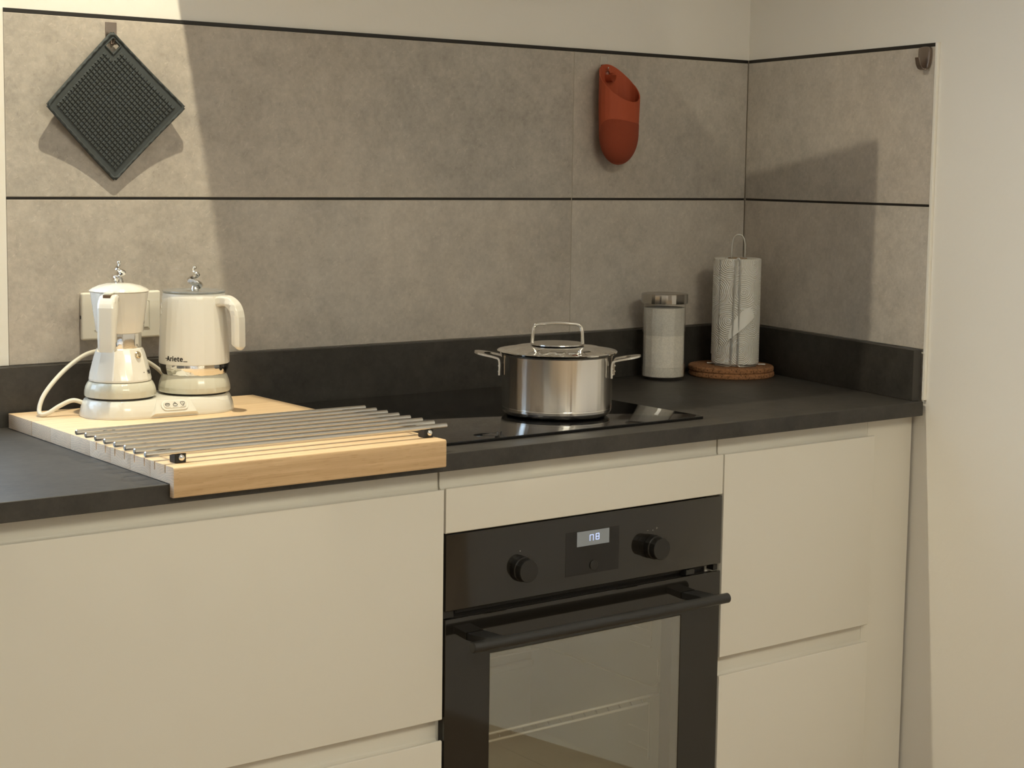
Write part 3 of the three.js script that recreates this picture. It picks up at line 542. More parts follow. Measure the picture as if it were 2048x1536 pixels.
// ------------------------------------------------------------------ wooden board with grooves, steel rod trivet
const BH = 0.0242, BX0 = -1.7187, BX1 = -1.2647;
{
  const t = thing('wooden_board', 'large beech board with a front lip hooked over the worktop edge', 'board', [0, Y0 + 0.0004, 0]);
  const grooves = []; for (let i = 0; i < 8; i++) grooves.push(0.3805 + i * 0.0329);
  const cuts = [0.0290, 0.1290, 0.2060, 0.2850, 0.3560, 0.4310, 0.4985, 0.5640, 0.6378];
  const gw = 0.0014, gd = 0.0110;
  for (let i = 0; i + 1 < cuts.length; i++) {
    const a = cuts[i] + (i === 1 ? 0.0007 : 0.00012), b = cuts[i + 1] - (i === 0 ? 0.0007 : 0.00012), last = i === cuts.length - 2, e = 0.0008;
    const p = [];
    if (last) p.push([a, 0], [DC + 0.0008, 0], [DC + 0.0008, -0.0185 + e], [DC + 0.0008 + e, -0.0185], [b - 0.003, -0.0185], ...arc(b - 0.003, -0.0155, 0.003, -90, 0, 4), ...arc(b - 0.0035, BH - 0.0035, 0.0035, 0, 90, 5));
    else p.push([a, 0], [b, 0], [b, BH]);
    for (const z of grooves.filter((z) => z > a && z < b).reverse()) p.push([z + gw, BH], [z + gw * 0.7, BH - gd], [z - gw * 0.7, BH - gd], [z - gw, BH]);
    p.push([a, BH]);
    const g = extrudeX(p, BX0, BX1, 0.0006, 0.5);
    // end grain on the two ends, long grain elsewhere
    const P = g.attributes.position, N = g.attributes.normal, uv = g.attributes.uv, off = i * 0.173;
    const groups = [[], [], []];
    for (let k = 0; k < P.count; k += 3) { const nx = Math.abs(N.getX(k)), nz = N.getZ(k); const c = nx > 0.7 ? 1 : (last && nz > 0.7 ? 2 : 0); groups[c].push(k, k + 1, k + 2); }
    const pick = (ids) => { const q = new THREE.BufferGeometry(); for (const [nm, sz] of [['position', 3], ['normal', 3]]) { const A = g.attributes[nm], f = []; for (const k of ids) for (let d = 0; d < sz; d++) f.push(A.array[k * sz + d]); q.setAttribute(nm, new THREE.Float32BufferAttribute(f, sz)); } return q; };
    const main = pick([...groups[0], ...groups[1], ...groups[2]]); main.clearGroups(); let st = 0; groups.forEach((q, c) => { if (q.length) main.addGroup(st, q.length, c); st += q.length; });
    const f = []; [...groups[0], ...groups[1], ...groups[2]].forEach((k) => { const nx = Math.abs(N.getX(k)), ny = Math.abs(N.getY(k)), x = P.getX(k), y = P.getY(k), z = P.getZ(k); if (nx > 0.7) f.push(z + off, y + off); else if (ny > 0.6) f.push(x + off, z + off * 0.3); else f.push(x + off, y); });
    main.setAttribute('uv', new THREE.Float32BufferAttribute(f, 2));
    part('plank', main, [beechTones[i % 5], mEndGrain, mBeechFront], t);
  }
}
{
  const t = thing('rod_trivet', 'steel rod trivet of eight parallel bars resting on the wooden board', 'trivet', [0, Y0 + BH + 0.0006, 0]);
  const y = 0.0160, x0 = -1.7470, x1 = -1.2430;
  for (let i = 0; i < 8; i++) part('rod', cylX(x0 + 0.0004 * (i % 3), x1 + 0.0004 * (i % 2), y, 0.3725 + i * 0.0334, 0.0040, 0.0012, 20), M.rod, t);
  for (const x of [-1.6940, -1.2775]) {
    for (const [z, s] of [[0.6000, 1], [0.3740, -1]]) {
      const b = part('foot_block', [bx(x - 0.0085, x + 0.0085, 0, 0.0118, z - 0.009, z + 0.009, 0.0014), bx(x - 0.0085, x - 0.0050, 0.0105, 0.0150, z - 0.009, z + 0.009, 0.001), bx(x + 0.0050, x + 0.0085, 0.0105, 0.0150, z - 0.009, z + 0.009, 0.001)], M.rubber, t);
      part('screw_head', uvBox(new THREE.SphereGeometry(0.0048, 20, 14).scale(1, 1, 0.6).translate(x + 0.001, 0.0072, z + s * 0.0095)), M.chrome, b);
    }
    part('cross_wire', cylZ(x, 0.0088, 0.372, 0.602, 0.0016, 0.0003, 10), M.brownSteel, t);
  }
}

// ------------------------------------------------------------------ coffee station on the board
const BY = Y0 + BH + 0.0006;
const MK = [-1.5690, 0.1350], KT = [-1.4375, 0.1410];
const font = await new FontLoader().loadAsync('fonts/droid/droid_sans_bold.typeface.json');
function bentText(str, size, theta, y, radius, depth = 0.0003) { // letters wrapped round a body whose radius is radius(y)
  const g = new TextGeometry(str, { font, size, depth, curveSegments: 4, bevelEnabled: true, bevelSize: size * 0.022, bevelThickness: 0.00005, bevelSegments: 1 });
  const p = g.attributes.position;
  for (let i = 0; i < p.count; i++) { const yy = y + p.getY(i), R = radius(yy), a = theta + p.getX(i) / R, k = R + p.getZ(i) - 0.00005; p.setXYZ(i, k * Math.sin(a), yy, k * Math.cos(a)); }
  g.computeVertexNormals(); return uvBox(g);
}
function bentBar(x0, x1, y0, y1, theta, radius, depth = 0.0003) {
  const g = new THREE.BoxGeometry(x1 - x0, y1 - y0, depth, 10, 1, 1).translate((x0 + x1) / 2, (y0 + y1) / 2, depth / 2), p = g.attributes.position;
  for (let i = 0; i < p.count; i++) { const yy = p.getY(i), R = radius(yy), a = theta + p.getX(i) / R, k = R + p.getZ(i) - 0.00005; p.setXYZ(i, k * Math.sin(a), yy, k * Math.cos(a)); }
  return uvBox(g);
}
const logo = (size, theta, y, radius) => merge([bentText('Ariete', size, theta, y, radius), bentBar(-0.0035, 0.0045, y + size * 0.42, y + size * 0.56, theta, radius), bentBar(0.0325 * size / 0.0078, 0.0395 * size / 0.0078, y - size * 0.06, y + size * 0.08, theta, radius)]);
function curl(h, w) { // chrome corkscrew finial
  const pts = [], n = 60; for (let i = 0; i <= n; i++) { const u = i / n, a = u * 2 * Math.PI * 1.75 + 2.4, r = w * Math.pow(1 - u, 0.75) * (0.55 + 0.45 * Math.min(1, u * 4)); pts.push([r * Math.cos(a), 0.004 + u * (h - 0.006), r * Math.sin(a)]); }
  const c = new THREE.CatmullRomCurve3(pts.map((p) => V(...p))), N = 90, R = 12, fr = c.computeFrenetFrames(N), rings = [];
  for (let i = 0; i <= N; i++) { const u = i / N, p = c.getPointAt(u), rad = 0.0042 * (1 - u) + 0.0020, ring = []; for (let j = 0; j < R; j++) { const a = j / R * 2 * Math.PI; const q = p.clone().addScaledVector(fr.normals[i], rad * Math.cos(a)).addScaledVector(fr.binormals[i], rad * Math.sin(a)); ring.push([q.x, q.y, q.z]); } rings.push(ring); }
  const g = loft(rings); const a = g.toNonIndexed(); a.computeVertexNormals();
  return merge([uvBox(toCreasedNormals(g, 1.2)), uvBox(new THREE.SphereGeometry(0.0032, 12, 8).translate(...pts[n])), lathe([[0, -0.004], [0.0068, -0.004], [0.0074, -0.001], [0.0060, 0.004], [0.0040, 0.007], [0, 0.008]], 24)]);
}
// heating base: a stadium-shaped plinth with two pads and a control panel
{
  const t = thing('heating_base', 'cream electric base carrying the white moka pot and milk jug', 'coffee base', [0, BY, 0]);
  const A = MK, B = KT, dx = B[0] - A[0], dz = B[1] - A[1], L = Math.hypot(dx, dz), ux = dx / L, uz = dz / L;
  const outline = (r, y) => { const o = [], n = 40; for (let i = 0; i <= n; i++) { const a = Math.PI * (0.5 + i / n); o.push([A[0] + r * (Math.cos(a) * ux - Math.sin(a) * uz), y, A[1] + r * (Math.cos(a) * uz + Math.sin(a) * ux)]); } for (let i = 0; i <= n; i++) { const a = Math.PI * (1.5 + i / n); o.push([B[0] + r * (Math.cos(a) * ux - Math.sin(a) * uz), y, B[1] + r * (Math.cos(a) * uz + Math.sin(a) * ux)]); } return o.reverse(); };
  const rings = [[0.0640, 0.0], [0.0655, 0.0], [0.0662, 0.0012], [0.0662, 0.0035], [0.0655, 0.0080], [0.0640, 0.0145], [0.0620, 0.0205], [0.0600, 0.0250], [0.0588, 0.0272], [0.0570, 0.0284], [0.0545, 0.0288]].map(([r, y]) => outline(r, y));
  part('body', uvBox(toCreasedNormals(loft(rings), 0.6)), M.baseCream, t);
  for (const [c, r] of [[A, 0.0530], [B, 0.0530]]) part('hot_plate', lathe([[0, 0.0280], [r, 0.0280], [r, 0.0308], [0, 0.0308]], 64).translate(c[0], 0, c[1]), M.ink, t);
  // control panel, proud of the body between the pads; faces front and slopes back
  const mx = (A[0] + B[0]) / 2 + 0.0015, mz = (A[1] + B[1]) / 2, G = new THREE.Group(); G.name = 'control_panel'; G.position.set(mx, 0, mz); G.rotation.y = Math.atan2(-uz, ux); t.add(G);
  const yT = 0.0286, yB = 0.0078, zT = 0.0585, zB = 0.0715;
  const P8 = [[-0.0285, yT, zT - 0.012], [0.0285, yT, zT - 0.012], [0.0285, yT, zT], [-0.0285, yT, zT], [-0.0300, 0.0006, 0.050], [0.0300, 0.0006, 0.050], [0.0365, yB, zB], [-0.0365, yB, zB], [-0.0440, 0.0008, 0.0652], [0.0440, 0.0008, 0.0652]];
  const q = (a, b, c, d) => [a, b, c, a, c, d], idx = [...q(0, 3, 2, 1), ...q(3, 7, 6, 2), ...q(7, 8, 9, 6), 2, 6, 9, 3, 8, 7, 2, 9, 5, 2, 5, 1, 3, 0, 4, 3, 4, 8, ...q(8, 4, 5, 9)];
  const pg = new THREE.BufferGeometry(); pg.setAttribute('position', new THREE.Float32BufferAttribute(P8.flat(), 3)); pg.setIndex(idx);
  const pf = pg.toNonIndexed(); pf.computeVertexNormals(); part('face', uvBox(pf), M.baseCream, G);
  const F = new THREE.Group(); const slope = Math.atan2(zB - zT, yT - yB);
  const place = (g) => g.rotateX(-slope).translate(0, (yT + yB) / 2 + 0.0008, (zT + zB) / 2 + 0.0004);
  const pill = (w, h, d, b) => { const s = new THREE.Shape(); s.absarc(w / 2 - h / 2, 0, h / 2, -Math.PI / 2, Math.PI / 2); s.absarc(-w / 2 + h / 2, 0, h / 2, Math.PI / 2, 1.5 * Math.PI); return toCreasedNormals(new THREE.ExtrudeGeometry(s, { depth: d, bevelEnabled: true, bevelSize: b, bevelThickness: b, bevelOffset: -b, bevelSegments: 3, curveSegments: 16 }), 0.5); };
  part('button_plate', place(uvBox(pill(0.0470, 0.0180, 0.0006, 0.0006))), M.creamSatin, G);
  part('button_strip', place(uvBox(pill(0.0400, 0.0125, 0.0006, 0.0007)).translate(0, 0.0004, 0.0012)), M.baseCream, G);
  const ringIcon = (rx, ry, half) => { const p = []; for (let i = 0; i <= 24; i++) { const a = (half ? -Math.PI : 0) + (half ? Math.PI : 2 * Math.PI) * i / 24; p.push([rx * Math.cos(a), ry * Math.sin(a), 0]); } return tube(p, 0.0005, 48, 6); };
  const icons = [
    [ringIcon(0.0038, 0.0024), ringIcon(0.0038, 0.0012, true).translate(0, 0.0016, 0)],
    [poly([[-0.0026, 0.0004, 0], [0, 0.0038, 0], [0.0026, 0.0004, 0]], 0.0005, 6, 0.001), ringIcon(0.0037, 0.0021).translate(0, -0.0010, 0)],
    [poly([[-0.0034, 0.0034, 0], [0.0034, 0.0034, 0], [0.0036, 0.0008, 0], [0, -0.0036, 0], [-0.0036, 0.0008, 0], [-0.0034, 0.0034, 0]], 0.0005, 6, 0.001), poly([[0.0004, 0.0012, 0], [0.0012, -0.0012, 0]], 0.0004, 6)],
  ];
  icons.forEach((g, i) => part('icon', place(merge(g).translate(-0.0133 + i * 0.0133, 0.0006, 0.0026)), M.greyInk, G));
  part('mark_line', place(merge([-0.0133, 0, 0.0133].map((x) => bx(x - 0.0048, x + 0.0048, -0.00455, -0.0042, 0.0024, 0.0026, 0)))), M.greyInk, G);
  part('cord', tube([[-1.6150, 0.0160, 0.1160], [-1.6380, 0.0250, 0.1060], [-1.6600, 0.0170, 0.1020], [-1.6800, 0.0060, 0.1000], [-1.6895, 0.0038, 0.0960], [-1.6900, 0.0090, 0.0890], [-1.6800, 0.0290, 0.0790], [-1.6500, 0.0580, 0.0660], [-1.6150, 0.0820, 0.0560], [-1.5830, 0.0950, 0.0480], [-1.5400, 0.0960, 0.0430], [-1.4900, 0.0800, 0.0430], [-1.4560, 0.0570, 0.0480], [-1.4400, 0.0330, 0.0560], [-1.4300, 0.0130, 0.0700], [-1.4350, 0.0100, 0.0800]], 0.0037, 140, 12), M.cord, t, 'cream power cord');
}
// moka pot
{
  const t = thing('moka_pot', 'white moka pot with conical body and chrome curl on its lid', 'moka pot', [MK[0], BY + 0.0316, MK[1]]);
  // grey skirt
  part('skirt', lathe([[0, 0.0003], [0.0552, 0.0003], [0.0575, 0.0012], [0.0582, 0.0035], [0.0578, 0.010], [0.0562, 0.0165], [0.0535, 0.0222], [0.0515, 0.0248], [0.0500, 0.0254], [0, 0.0254]], 96), M.baseGrey, t, 'pale grey base ring');
  // boiler with ten soft facets
  const lo = new THREE.LatheGeometry([[0, 0.0262], [0.0495, 0.0262], [0.0508, 0.0275], [0.0508, 0.0300], [0.0482, 0.0400], [0.0435, 0.0585], [0.0398, 0.0715], [0.0372, 0.0785], [0.0345, 0.0808], [0.0, 0.0808]].map((p) => new THREE.Vector2(...p)), 120);
  { const p = lo.attributes.position; for (let i = 0; i < p.count; i++) { const x = p.getX(i), z = p.getZ(i), y = p.getY(i), a = Math.atan2(x, z), s = Math.PI / 5, d = ((a % s) + s) % s - s / 2; const w = Math.min(1, Math.max(0, (y - 0.029) / 0.012)) * Math.min(1, Math.max(0, (0.0815 - y) / 0.004)); const k = 1 + w * (Math.cos(s / 2) / Math.cos(d) - 1) * 0.9 + w * 0.02; p.setX(i, x * k); p.setZ(i, z * k); } lo.computeVertexNormals(); }
  part('boiler', uvBox(toCreasedNormals(lo, 0.22)), M.cream, t);
  part('collar', lathe([[0, 0.0800], [0.0345, 0.0800], [0.0352, 0.0812], [0.0352, 0.1045], [0.034, 0.1056], [0, 0.1056]], 96), M.chrome, t, 'chrome band round the waist');
  const ub = (y) => 0.0378 + (y - 0.1075) / 0.0640 * 0.0090;
  part('upper_body', lathe([[0, 0.1050], [0.0350, 0.1050], [0.0370, 0.1058], [0.0380, 0.1075], [ub(0.14), 0.14], [ub(0.1715), 0.1715], [0.0455, 0.1722], [0, 0.1722]], 96), M.cream, t);
  part('lid', lathe([[0, 0.1724], [0.0478, 0.1724], [0.0486, 0.1732], [0.0482, 0.1746], [0.0440, 0.1775], [0.0340, 0.1820], [0.0200, 0.1852], [0.0080, 0.1863], [0, 0.1864]], 96, 0.7), M.cream, t);
  part('finial', curl(0.0330, 0.0100).translate(0, 0.1886, 0), M.chrome, t, 'chrome corkscrew knob');
  const th = -41 * Math.PI / 180, H = new THREE.Group(); H.name = 'handle'; H.rotation.y = th - Math.PI / 2; t.add(H); // local x points outward
  const o = [[0.0440, 0.1580], [0.0440, 0.1690], [0.0560, 0.1705], [0.0660, 0.1680], [0.0730, 0.1600], [0.0765, 0.1480], [0.0765, 0.0850], [0.0740, 0.0815], [0.0660, 0.0815], [0.0645, 0.0850], [0.0640, 0.1400], [0.0610, 0.1500], [0.0540, 0.1560]];
  const hs = new THREE.Shape(); hs.moveTo(...o[0]); hs.splineThru(o.slice(1).map((p) => new THREE.Vector2(...p))); hs.closePath();
  part('grip', uvBox(toCreasedNormals(new THREE.ExtrudeGeometry(hs, { depth: 0.0180, bevelEnabled: true, bevelSize: 0.0042, bevelThickness: 0.0052, bevelOffset: -0.0042, bevelSegments: 5, curveSegments: 24 }).translate(0, 0, -0.0090), 0.6)), M.cream, H);
  part('slot', bx(0.0480, 0.0690, 0.1610, 0.1708, -0.0062, 0.0062, 0.0006), std([0.16, 0.10, 0.06], 0.6), H);
  part('hinge_tab', bx(0.0440, 0.0680, 0.1655, 0.1735, -0.0052, 0.0060, 0.0015), M.baseGrey, H);
  // valve on a facet
  const va = 21 * Math.PI / 180, vr = 0.0400;
  const vg = lathe([[0, 0], [0.0058, 0], [0.0060, 0.0012], [0.0050, 0.0026], [0.0030, 0.0038], [0, 0.0042]], 28).rotateX(Math.PI / 2 - 0.38).rotateY(va).translate(vr * Math.sin(va), 0.0700, vr * Math.cos(va));
  part('valve', vg, M.brass, t, 'small brass safety valve');
  const lr = (y) => Math.max(0.0478 + (0.0400 - y) * 0.24, 0.0405);
  part('lettering', logo(0.0074, 32 * Math.PI / 180, 0.0375, lr), M.ink, t, 'dark lettering');
  part('lettering', [bentText('moka', 0.0046, 52 * Math.PI / 180, 0.1190, ub), bentText('aroma', 0.0032, 54 * Math.PI / 180, 0.1140, ub)], M.greyInk, t, 'small grey lettering');
  const spout = new THREE.Shape([[0, 0], [0.012, 0.020], [-0.012, 0.020]].map((p) => new THREE.Vector2(...p)));
}
// milk jug / frother
{
  const t = thing('milk_frother_jug', 'white milk jug with glass lid, chrome band and side handle', 'jug', [KT[0], BY + 0.0316, KT[1]]);
  part('skirt', lathe([[0, 0.0003], [0.0562, 0.0003], [0.0590, 0.0012], [0.0602, 0.0035], [0.0598, 0.0100], [0.0578, 0.0190], [0.0548, 0.0275], [0.0530, 0.0302], [0.0515, 0.0308], [0, 0.0308]], 96), M.baseGrey, t, 'pale grey base ring');
  part('chrome_band', lathe([[0, 0.0306], [0.0525, 0.0306], [0.0540, 0.0325], [0.0562, 0.0380], [0.0574, 0.0440], [0.0574, 0.0482], [0, 0.0482]], 96, 0.8), M.chrome, t);
  const prof = [[0.0576, 0.0484], [0.0588, 0.0492], [0.0590, 0.0520], [0.0586, 0.0700], [0.0572, 0.1000], [0.0551, 0.1300], [0.0527, 0.1560], [0.0517, 0.1655], [0.0512, 0.1662]];
  const br = (y) => { for (let i = 1; i < prof.length; i++) if (y <= prof[i][1]) { const [r0, a] = prof[i - 1], [r1, b] = prof[i]; return r0 + (r1 - r0) * (y - a) / (b - a); } return 0.051; };
  part('body', lathe([[0, 0.0484], ...prof, [0.0500, 0.1660], [0.0490, 0.1640], [0.0560, 0.06], [0, 0.055]], 128, 0.8), M.creamSatin, t);
  part('lid', lathe([[0, 0.1672], [0.0500, 0.1668], [0.0526, 0.1674], [0.0530, 0.1690], [0.0522, 0.1704], [0.0480, 0.1702], [0.0440, 0.1692], [0, 0.1692]], 96), M.frotherLid, t, 'smoky clear lid');
  part('finial', curl(0.0370, 0.0115).rotateY(2.4).translate(0.002, 0.1735, 0), M.chrome, t, 'chrome corkscrew knob');
  const ha = 28 * Math.PI / 180, H = new THREE.Group(); H.name = 'handle'; H.rotation.y = ha - Math.PI / 2; t.add(H);
  const c = new THREE.CatmullRomCurve3([[0.0440, 0.1505], [0.0560, 0.1545], [0.0700, 0.1540], [0.0820, 0.1450], [0.0875, 0.1300], [0.0885, 0.1120], [0.0888, 0.0920], [0.0890, 0.0770]].map(([a, b]) => V(a, b, 0)), false, 'centripetal');
  const N = 60, rings = [];
  for (let i = 0; i <= N; i++) { const u = i / N, p = c.getPointAt(u), tn = c.getTangentAt(u), nn = V(-tn.y, tn.x, 0), e = Math.min(1, (1 - u) * 14 + 0.35), rx = 0.0100 * Math.pow(e, 0.5), rz = 0.0128 * Math.pow(e, 0.5), ring = []; for (let j = 0; j < 28; j++) { const a = j / 28 * 2 * Math.PI, q = Math.sign(Math.cos(a)) * Math.pow(Math.abs(Math.cos(a)), 0.85) * rx, w = Math.sign(Math.sin(a)) * Math.pow(Math.abs(Math.sin(a)), 0.85) * rz; ring.push([p.x + nn.x * q, p.y + nn.y * q + (u > 0.9 ? -q * 0.5 * (u - 0.9) * 10 : 0), w]); } rings.push(ring); }
  part('grip', uvBox(toCreasedNormals(loft(rings), 0.9)), M.cream, H);
  part('lettering', logo(0.0078, -76 * Math.PI / 180, 0.0555, br), M.ink, t, 'dark lettering');
  // pouring lip with two creases on the left
  for (let i = 0; i < 3; i++) { const a = -118 * Math.PI / 180; part('lip_crease', tube([0, 1, 2, 3].map((k) => { const y = 0.160 - i * 0.010 - k * 0.0028, R = br(y) + 0.0002, q = a + k * 0.075; return [R * Math.sin(q), y, R * Math.cos(q)]; }), 0.0005, 12, 6), M.creamSatin, t); }
}
// wall socket plate behind the moka pot
{
  const t = thing('wall_socket', 'cream wall socket plate on the tiles behind the moka pot', 'socket', [-1.5085, Y0 + 0.1775, 0.0006]);
  const w = 0.0725, h = 0.0405;
  const g = new RoundedBoxGeometry(2 * w, 2 * h, 0.0110, 4, 0.0035).translate(0, 0, 0.0058); part('plate', uvBox(g), M.socket, t);
  for (let i = 0; i < 4; i++) { const x = -0.0375 + i * 0.025; part('module', bx(x - 0.0112, x + 0.0112, -0.0225, 0.0225, 0.0105, 0.0132, 0.0018), M.socket, t); }
  part('frame_line', [bx(-0.0510, 0.0510, 0.0232, 0.0240, 0.0108, 0.0122, 0), bx(-0.0510, 0.0510, -0.0240, -0.0232, 0.0108, 0.0122, 0), bx(0.0502, 0.0510, -0.0232, 0.0232, 0.0108, 0.0122, 0)], M.baseGrey, t);
  part('side_clip', bx(-w - 0.0008, -w + 0.0008, -0.0045, 0.0015, 0.0020, 0.0060, 0.0003), M.ink, t);
}

// ------------------------------------------------------------------ things hung on the tiles
function wallHook(label, x, y, w, h, mat) {
  const t = thing('wall_hook', label, 'hook', [x, Y0 + y, 0.0002]);
  part('plate', bx(-w / 2, w / 2, -h / 2, h / 2, 0, 0.0014, 0.0006), mat, t);
  part('prong', poly([[0, -h / 2 + 0.003, 0.0012], [0, -h / 2 - 0.003, 0.0030], [0, -h / 2 - 0.0045, 0.0080], [0, -h / 2 - 0.0010, 0.0125], [0, -h / 2 + 0.0060, 0.0145]], 0.0018, 8, 0.003), mat, t);
  return t;
}
wallHook('small steel adhesive hook holding up the grey pot holder', -1.5185, 0.6575, 0.0205, 0.0340, M.brownSteel);
wallHook('small steel adhesive hook holding up the orange mitt', -0.4235, 0.6600, 0.0190, 0.0300, M.steel);
{
  const t = rightFrame(thing('wall_hook', 'empty dark shield-shaped hook at the top corner of the right wall tiles', 'hook', [K * 0.5985, 0, 0.5985]));
  t.position.set(K * 0.5945 - 0.0004, Y0 + 0.6585, 0.5945);
  const s = new THREE.Shape(); s.moveTo(-0.0095, 0.017); s.quadraticCurveTo(-0.0092, 0.0215, 0, 0.0215); s.quadraticCurveTo(0.0092, 0.0215, 0.0095, 0.017); s.quadraticCurveTo(0.0105, -0.008, 0.006, -0.019); s.quadraticCurveTo(0, -0.0235, -0.006, -0.019); s.quadraticCurveTo(-0.0105, -0.008, -0.0095, 0.017);
  part('plate', uvBox(toCreasedNormals(new THREE.ExtrudeGeometry(s, { depth: 0.0045, bevelEnabled: true, bevelSize: 0.0012, bevelThickness: 0.0012, bevelOffset: -0.0012, bevelSegments: 3 }).translate(0, 0, 0.0015).scale(1.75, 1, 1), 0.6)), M.brownSteel, t);
  const q = [[-0.018, 0.003], [-0.0215, 0.008], [-0.0195, 0.0150], [-0.0120, 0.0195], [0.0005, 0.0225]];
  part('prong', toCreasedNormals(loft(q.map(([y, z], i) => { const w = 0.0095 - 0.0011 * i, k = 0.0013; const up = i / 4; return [[-w, y + k * (1 - up), z + k * up], [w, y + k * (1 - up), z + k * up], [w, y - k * (1 - up), z - k * up], [-w, y - k * (1 - up), z - k * up]].reverse(); })), 0.9), M.brownSteel, t);
}
// grey silicone pot holder, hung by one corner, its side corners curling off the wall
{
  const t = thing('pot_holder', 'dark grey square silicone pot holder hung by one corner', 'pot holder', [-1.5190, Y0 + 0.5330, 0.0085]);
  t.rotation.z = 0.016;
  const S = 0.1790, c = Math.SQRT1_2, hc = 0.0715;  // hole centre along both edges
  const bend = (g) => { const p = g.attributes.position; for (let i = 0; i < p.count; i++) { const a = p.getX(i), b = p.getY(i), z = p.getZ(i), u = (a - b) * c, v = (a + b) * c; p.setXYZ(i, u, v, z + 0.0150 * Math.pow(Math.abs(u) / 0.1265, 2) + (v > 0 ? -0.0 : 0.004 * v / 0.126)); } g.computeVertexNormals(); return g; };
  const N = 60, cell = S / N, hs = 0.0088, hin = (a, b) => Math.abs(a - hc) < hs && Math.abs(b - hc) < hs;
  const inside = (a, b) => { const q = S / 2 - 0.008, dx = Math.max(Math.abs(a) - q, 0), dy = Math.max(Math.abs(b) - q, 0); return Math.hypot(dx, dy) < 0.0081; };
  const slab = (z0, z1) => { const pos = [], idx = [], id = {}; const vid = (i, j, k) => { const key = i + ',' + j + ',' + k; if (id[key] === undefined) { id[key] = pos.length / 3; pos.push(-S / 2 + i * cell, -S / 2 + j * cell, k ? z1 : z0); } return id[key]; };
    const solid = (i, j) => i >= 0 && j >= 0 && i < N && j < N && inside(-S / 2 + (i + 0.5) * cell, -S / 2 + (j + 0.5) * cell) && !hin(-S / 2 + (i + 0.5) * cell, -S / 2 + (j + 0.5) * cell);
    const quad = (a, b, c2, d) => idx.push(a, b, c2, a, c2, d);
    for (let i = 0; i < N; i++) for (let j = 0; j < N; j++) if (solid(i, j)) {
      quad(vid(i, j, 1), vid(i + 1, j, 1), vid(i + 1, j + 1, 1), vid(i, j + 1, 1)); quad(vid(i, j, 0), vid(i, j + 1, 0), vid(i + 1, j + 1, 0), vid(i + 1, j, 0));
      if (!solid(i - 1, j)) quad(vid(i, j, 0), vid(i, j, 1), vid(i, j + 1, 1), vid(i, j + 1, 0)); if (!solid(i + 1, j)) quad(vid(i + 1, j, 0), vid(i + 1, j + 1, 0), vid(i + 1, j + 1, 1), vid(i + 1, j, 1));
      if (!solid(i, j - 1)) quad(vid(i, j, 0), vid(i + 1, j, 0), vid(i + 1, j, 1), vid(i, j, 1)); if (!solid(i, j + 1)) quad(vid(i, j + 1, 0), vid(i, j + 1, 1), vid(i + 1, j + 1, 1), vid(i + 1, j + 1, 0));
    }
    const g = new THREE.BufferGeometry(); g.setAttribute('position', new THREE.Float32BufferAttribute(pos, 3)); g.setIndex(idx); return g; };
  part('mat', uvBox(toCreasedNormals(bend(slab(0, 0.0040)), 0.8)), M.siliconeGrey, t);
  const rp = (h) => { const p = [], q = S / 2 - 0.0022, r = 0.0075; for (let s2 = 0; s2 < 4; s2++) { const cx = [1, -1, -1, 1][s2] * (q - r), cy = [1, 1, -1, -1][s2] * (q - r); for (let i = 0; i <= 6; i++) { const a = Math.PI / 2 * (s2 + i / 6); p.push([cx + r * Math.cos(a), cy + r * Math.sin(a), h]); } const nx = [-1, -1, 1, 1][s2] * (q - r), ny = [1, -1, -1, 1][s2] * (q - r); for (let i = 1; i < 20; i++) { const a = Math.PI / 2 * (s2 + 1), sx = cx + r * Math.cos(a), sy = cy + r * Math.sin(a), ex = nx + r * Math.cos(a), ey = ny + r * Math.sin(a); p.push([sx + (ex - sx) * i / 20, sy + (ey - sy) * i / 20, h]); } } return p; };
  part('rim', uvBox(toCreasedNormals(bend(tube(rp(0.0036), 0.0026, 220, 8, true)), 1)), M.siliconeGrey, t);
  part('eyelet', uvBox(bend(merge([bx(hc - hs - 0.002, hc + hs + 0.002, hc - hs - 0.002, hc - hs, 0, 0.0058, 0.0006), bx(hc - hs - 0.002, hc + hs + 0.002, hc + hs, hc + hs + 0.002, 0, 0.0058, 0.0006), bx(hc - hs - 0.002, hc - hs, hc - hs, hc + hs, 0, 0.0058, 0.0006), bx(hc + hs, hc + hs + 0.002, hc - hs, hc + hs, 0, 0.0058, 0.0006)]))), M.siliconeGrey, t);
  const bumps = [], nb = 21, pit = (S - 0.027) / nb;
  for (let i = 0; i < nb; i++) for (let j = 0; j < nb; j++) { const a = (i - (nb - 1) / 2) * pit, b = (j - (nb - 1) / 2) * pit; if (a > hc - hs - 0.006 && b > hc - hs - 0.006) continue; const g = new THREE.CylinderGeometry(pit * 0.40, pit * 0.60, 0.0022, 4, 1).rotateY(Math.PI / 4).rotateX(Math.PI / 2).translate(a, b, 0.0050); bumps.push(g); }
  const bm = part('studs', uvBox(bend(merge(bumps))), M.siliconeGrey, t); bm.userData.kind = 'stuff';
}
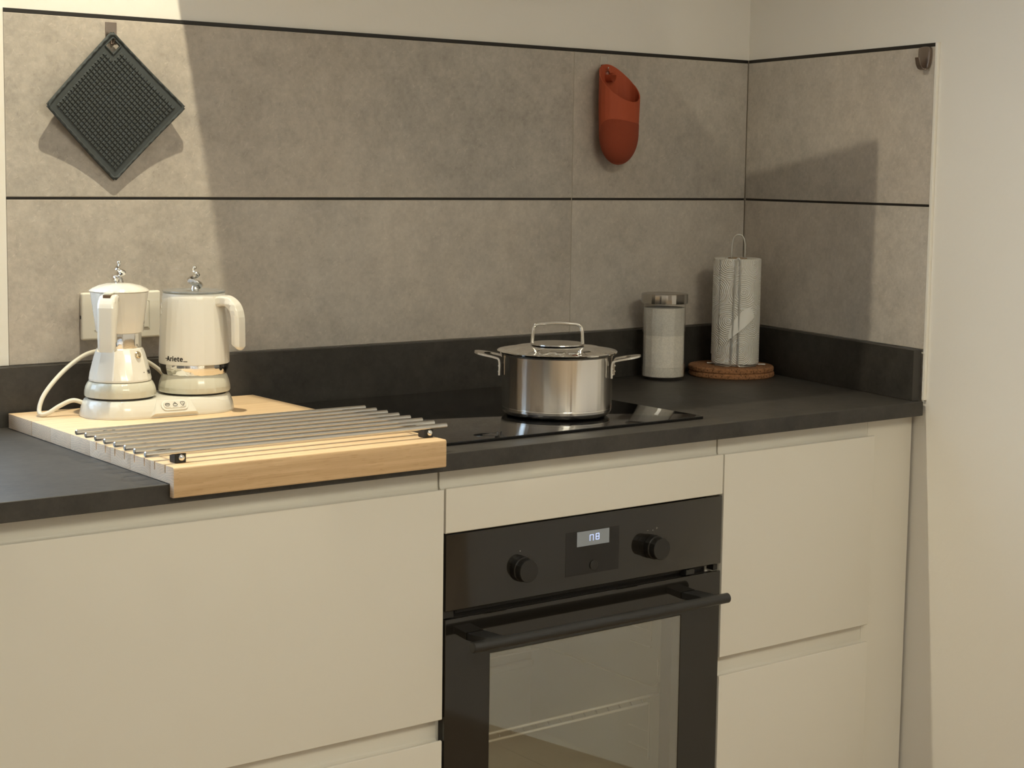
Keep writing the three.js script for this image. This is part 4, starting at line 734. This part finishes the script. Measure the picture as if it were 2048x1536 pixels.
// orange silicone mitt
{
  const t = thing('oven_mitt', 'small orange silicone mitt hanging from a hook on the tiles', 'oven mitt', [-0.4190, Y0 + 0.4495, 0.0020], 0.22);
  const top = (f) => { const w = (1 - Math.cos(f)) / 2; return 0.1290 + 0.074 * w + 0.005 * Math.pow(w, 6); };
  const shell = (off) => (u, v) => { // u: angle from the front, v: height
    const f = u * 2 * Math.PI, ht = top(f), h = off + (ht - off) * Math.pow(v, 1.25), q = Math.min(1, Math.max(0, (h - off * 0.9) / 0.062));
    const rr = Math.sqrt(Math.max(0, 1 - Math.pow(1 - q, 2.1))), tp = 0.91 + 0.09 * Math.min(1, h / 0.13);
    const a = Math.max(0, 0.0540 * rr * tp - off), b = Math.max(0, 0.0360 * rr * tp - off);
    const back = f > Math.PI / 2 && f < 1.5 * Math.PI, zz = Math.cos(f) * b;
    let x = Math.sin(f) * a; const hi = Math.max(0, h - 0.150) / 0.055; if (back) x *= 1 - 0.0 * hi;
    return [x, h, 0.0362 + zz * (back ? 0.93 : 1) - (back ? 0.001 : 0)];
  };
  const nu = 96, nv = 48, G = (off) => { const f = shell(off), P = []; for (let j = 0; j <= nv; j++) { const r = []; for (let i = 0; i < nu; i++) r.push(f(i / nu, Math.max(j / nv, 0.001))); P.push(r); } return P; };
  const out = G(0), inn = G(0.0022);
  for (let i = 0; i < nu; i++) inn[nv][i][1] = out[nv][i][1];
  const g = loft([...out, ...inn.reverse()], true, true);
  const body = toCreasedNormals(g, 0.8); uvBox(body);
  const A = new Brush(body); A.updateMatrixWorld();
  const hole = new THREE.CylinderGeometry(0.0098, 0.0098, 0.04, 32).rotateX(Math.PI / 2).scale(1, 1.3, 1).translate(0, 0.1835, 0); uvBox(hole);
  const B = new Brush(hole); B.updateMatrixWorld();
  const ev = new Evaluator(); ev.attributes = ['position', 'normal', 'uv'];
  const res = ev.evaluate(A, B, SUBTRACTION).geometry; res.clearGroups();
  part('pocket', res, M.siliconeRed, t);
  const patch = grid(40, 30, (u, v) => { const f = (u - 0.5) * 3.9 - 0.25, e = 2 * u - 1, vt = 0.06 + (0.54 * Math.sqrt(Math.max(0, 1 - e * e)) + 0.14) * v; const s = shell(0)((f / (2 * Math.PI) + 1) % 1, Math.min(0.74, vt)); return [s[0] * 1.004, s[1], 0.0362 + (s[2] - 0.0362) * 1.006 + 0.0002]; });
  { const uv = new Float32Array(41 * 31 * 2), p = patch.attributes.position; for (let i = 0; i < p.count; i++) { uv[2 * i] = (i % 41) / 40 * 0.17; uv[2 * i + 1] = p.getY(i); } patch.setAttribute('uv', new THREE.BufferAttribute(uv, 2)); }
  part('grip_patch', patch, M.siliconeGrip, t, 'rough dotted oval grip');
}

// ------------------------------------------------------------------ cooker hood over the hob (just above the picture)
{
  const t = thing('cooker_hood', 'wide flat white cooker hood above the hob', 'hood', [-1.0345, Y0 + 0.920, 0]);
  part('canopy', bx(-0.3905, 0.3905, 0, 0.036, 0.0004, 0.4660, 0.002), M.hood, t);
  part('chimney', bx(-0.13, 0.13, 0.036, CEIL - Y0 - 0.92 - 0.001, 0.0004, 0.24, 0.002), M.hood, t);
}

scene.traverse((o) => { if (o.isMesh) { o.castShadow = true; o.receiveShadow = true; } if (o.isSpotLight || o.isPointLight) o.castShadow = true; });
renderer.render(scene, camera);
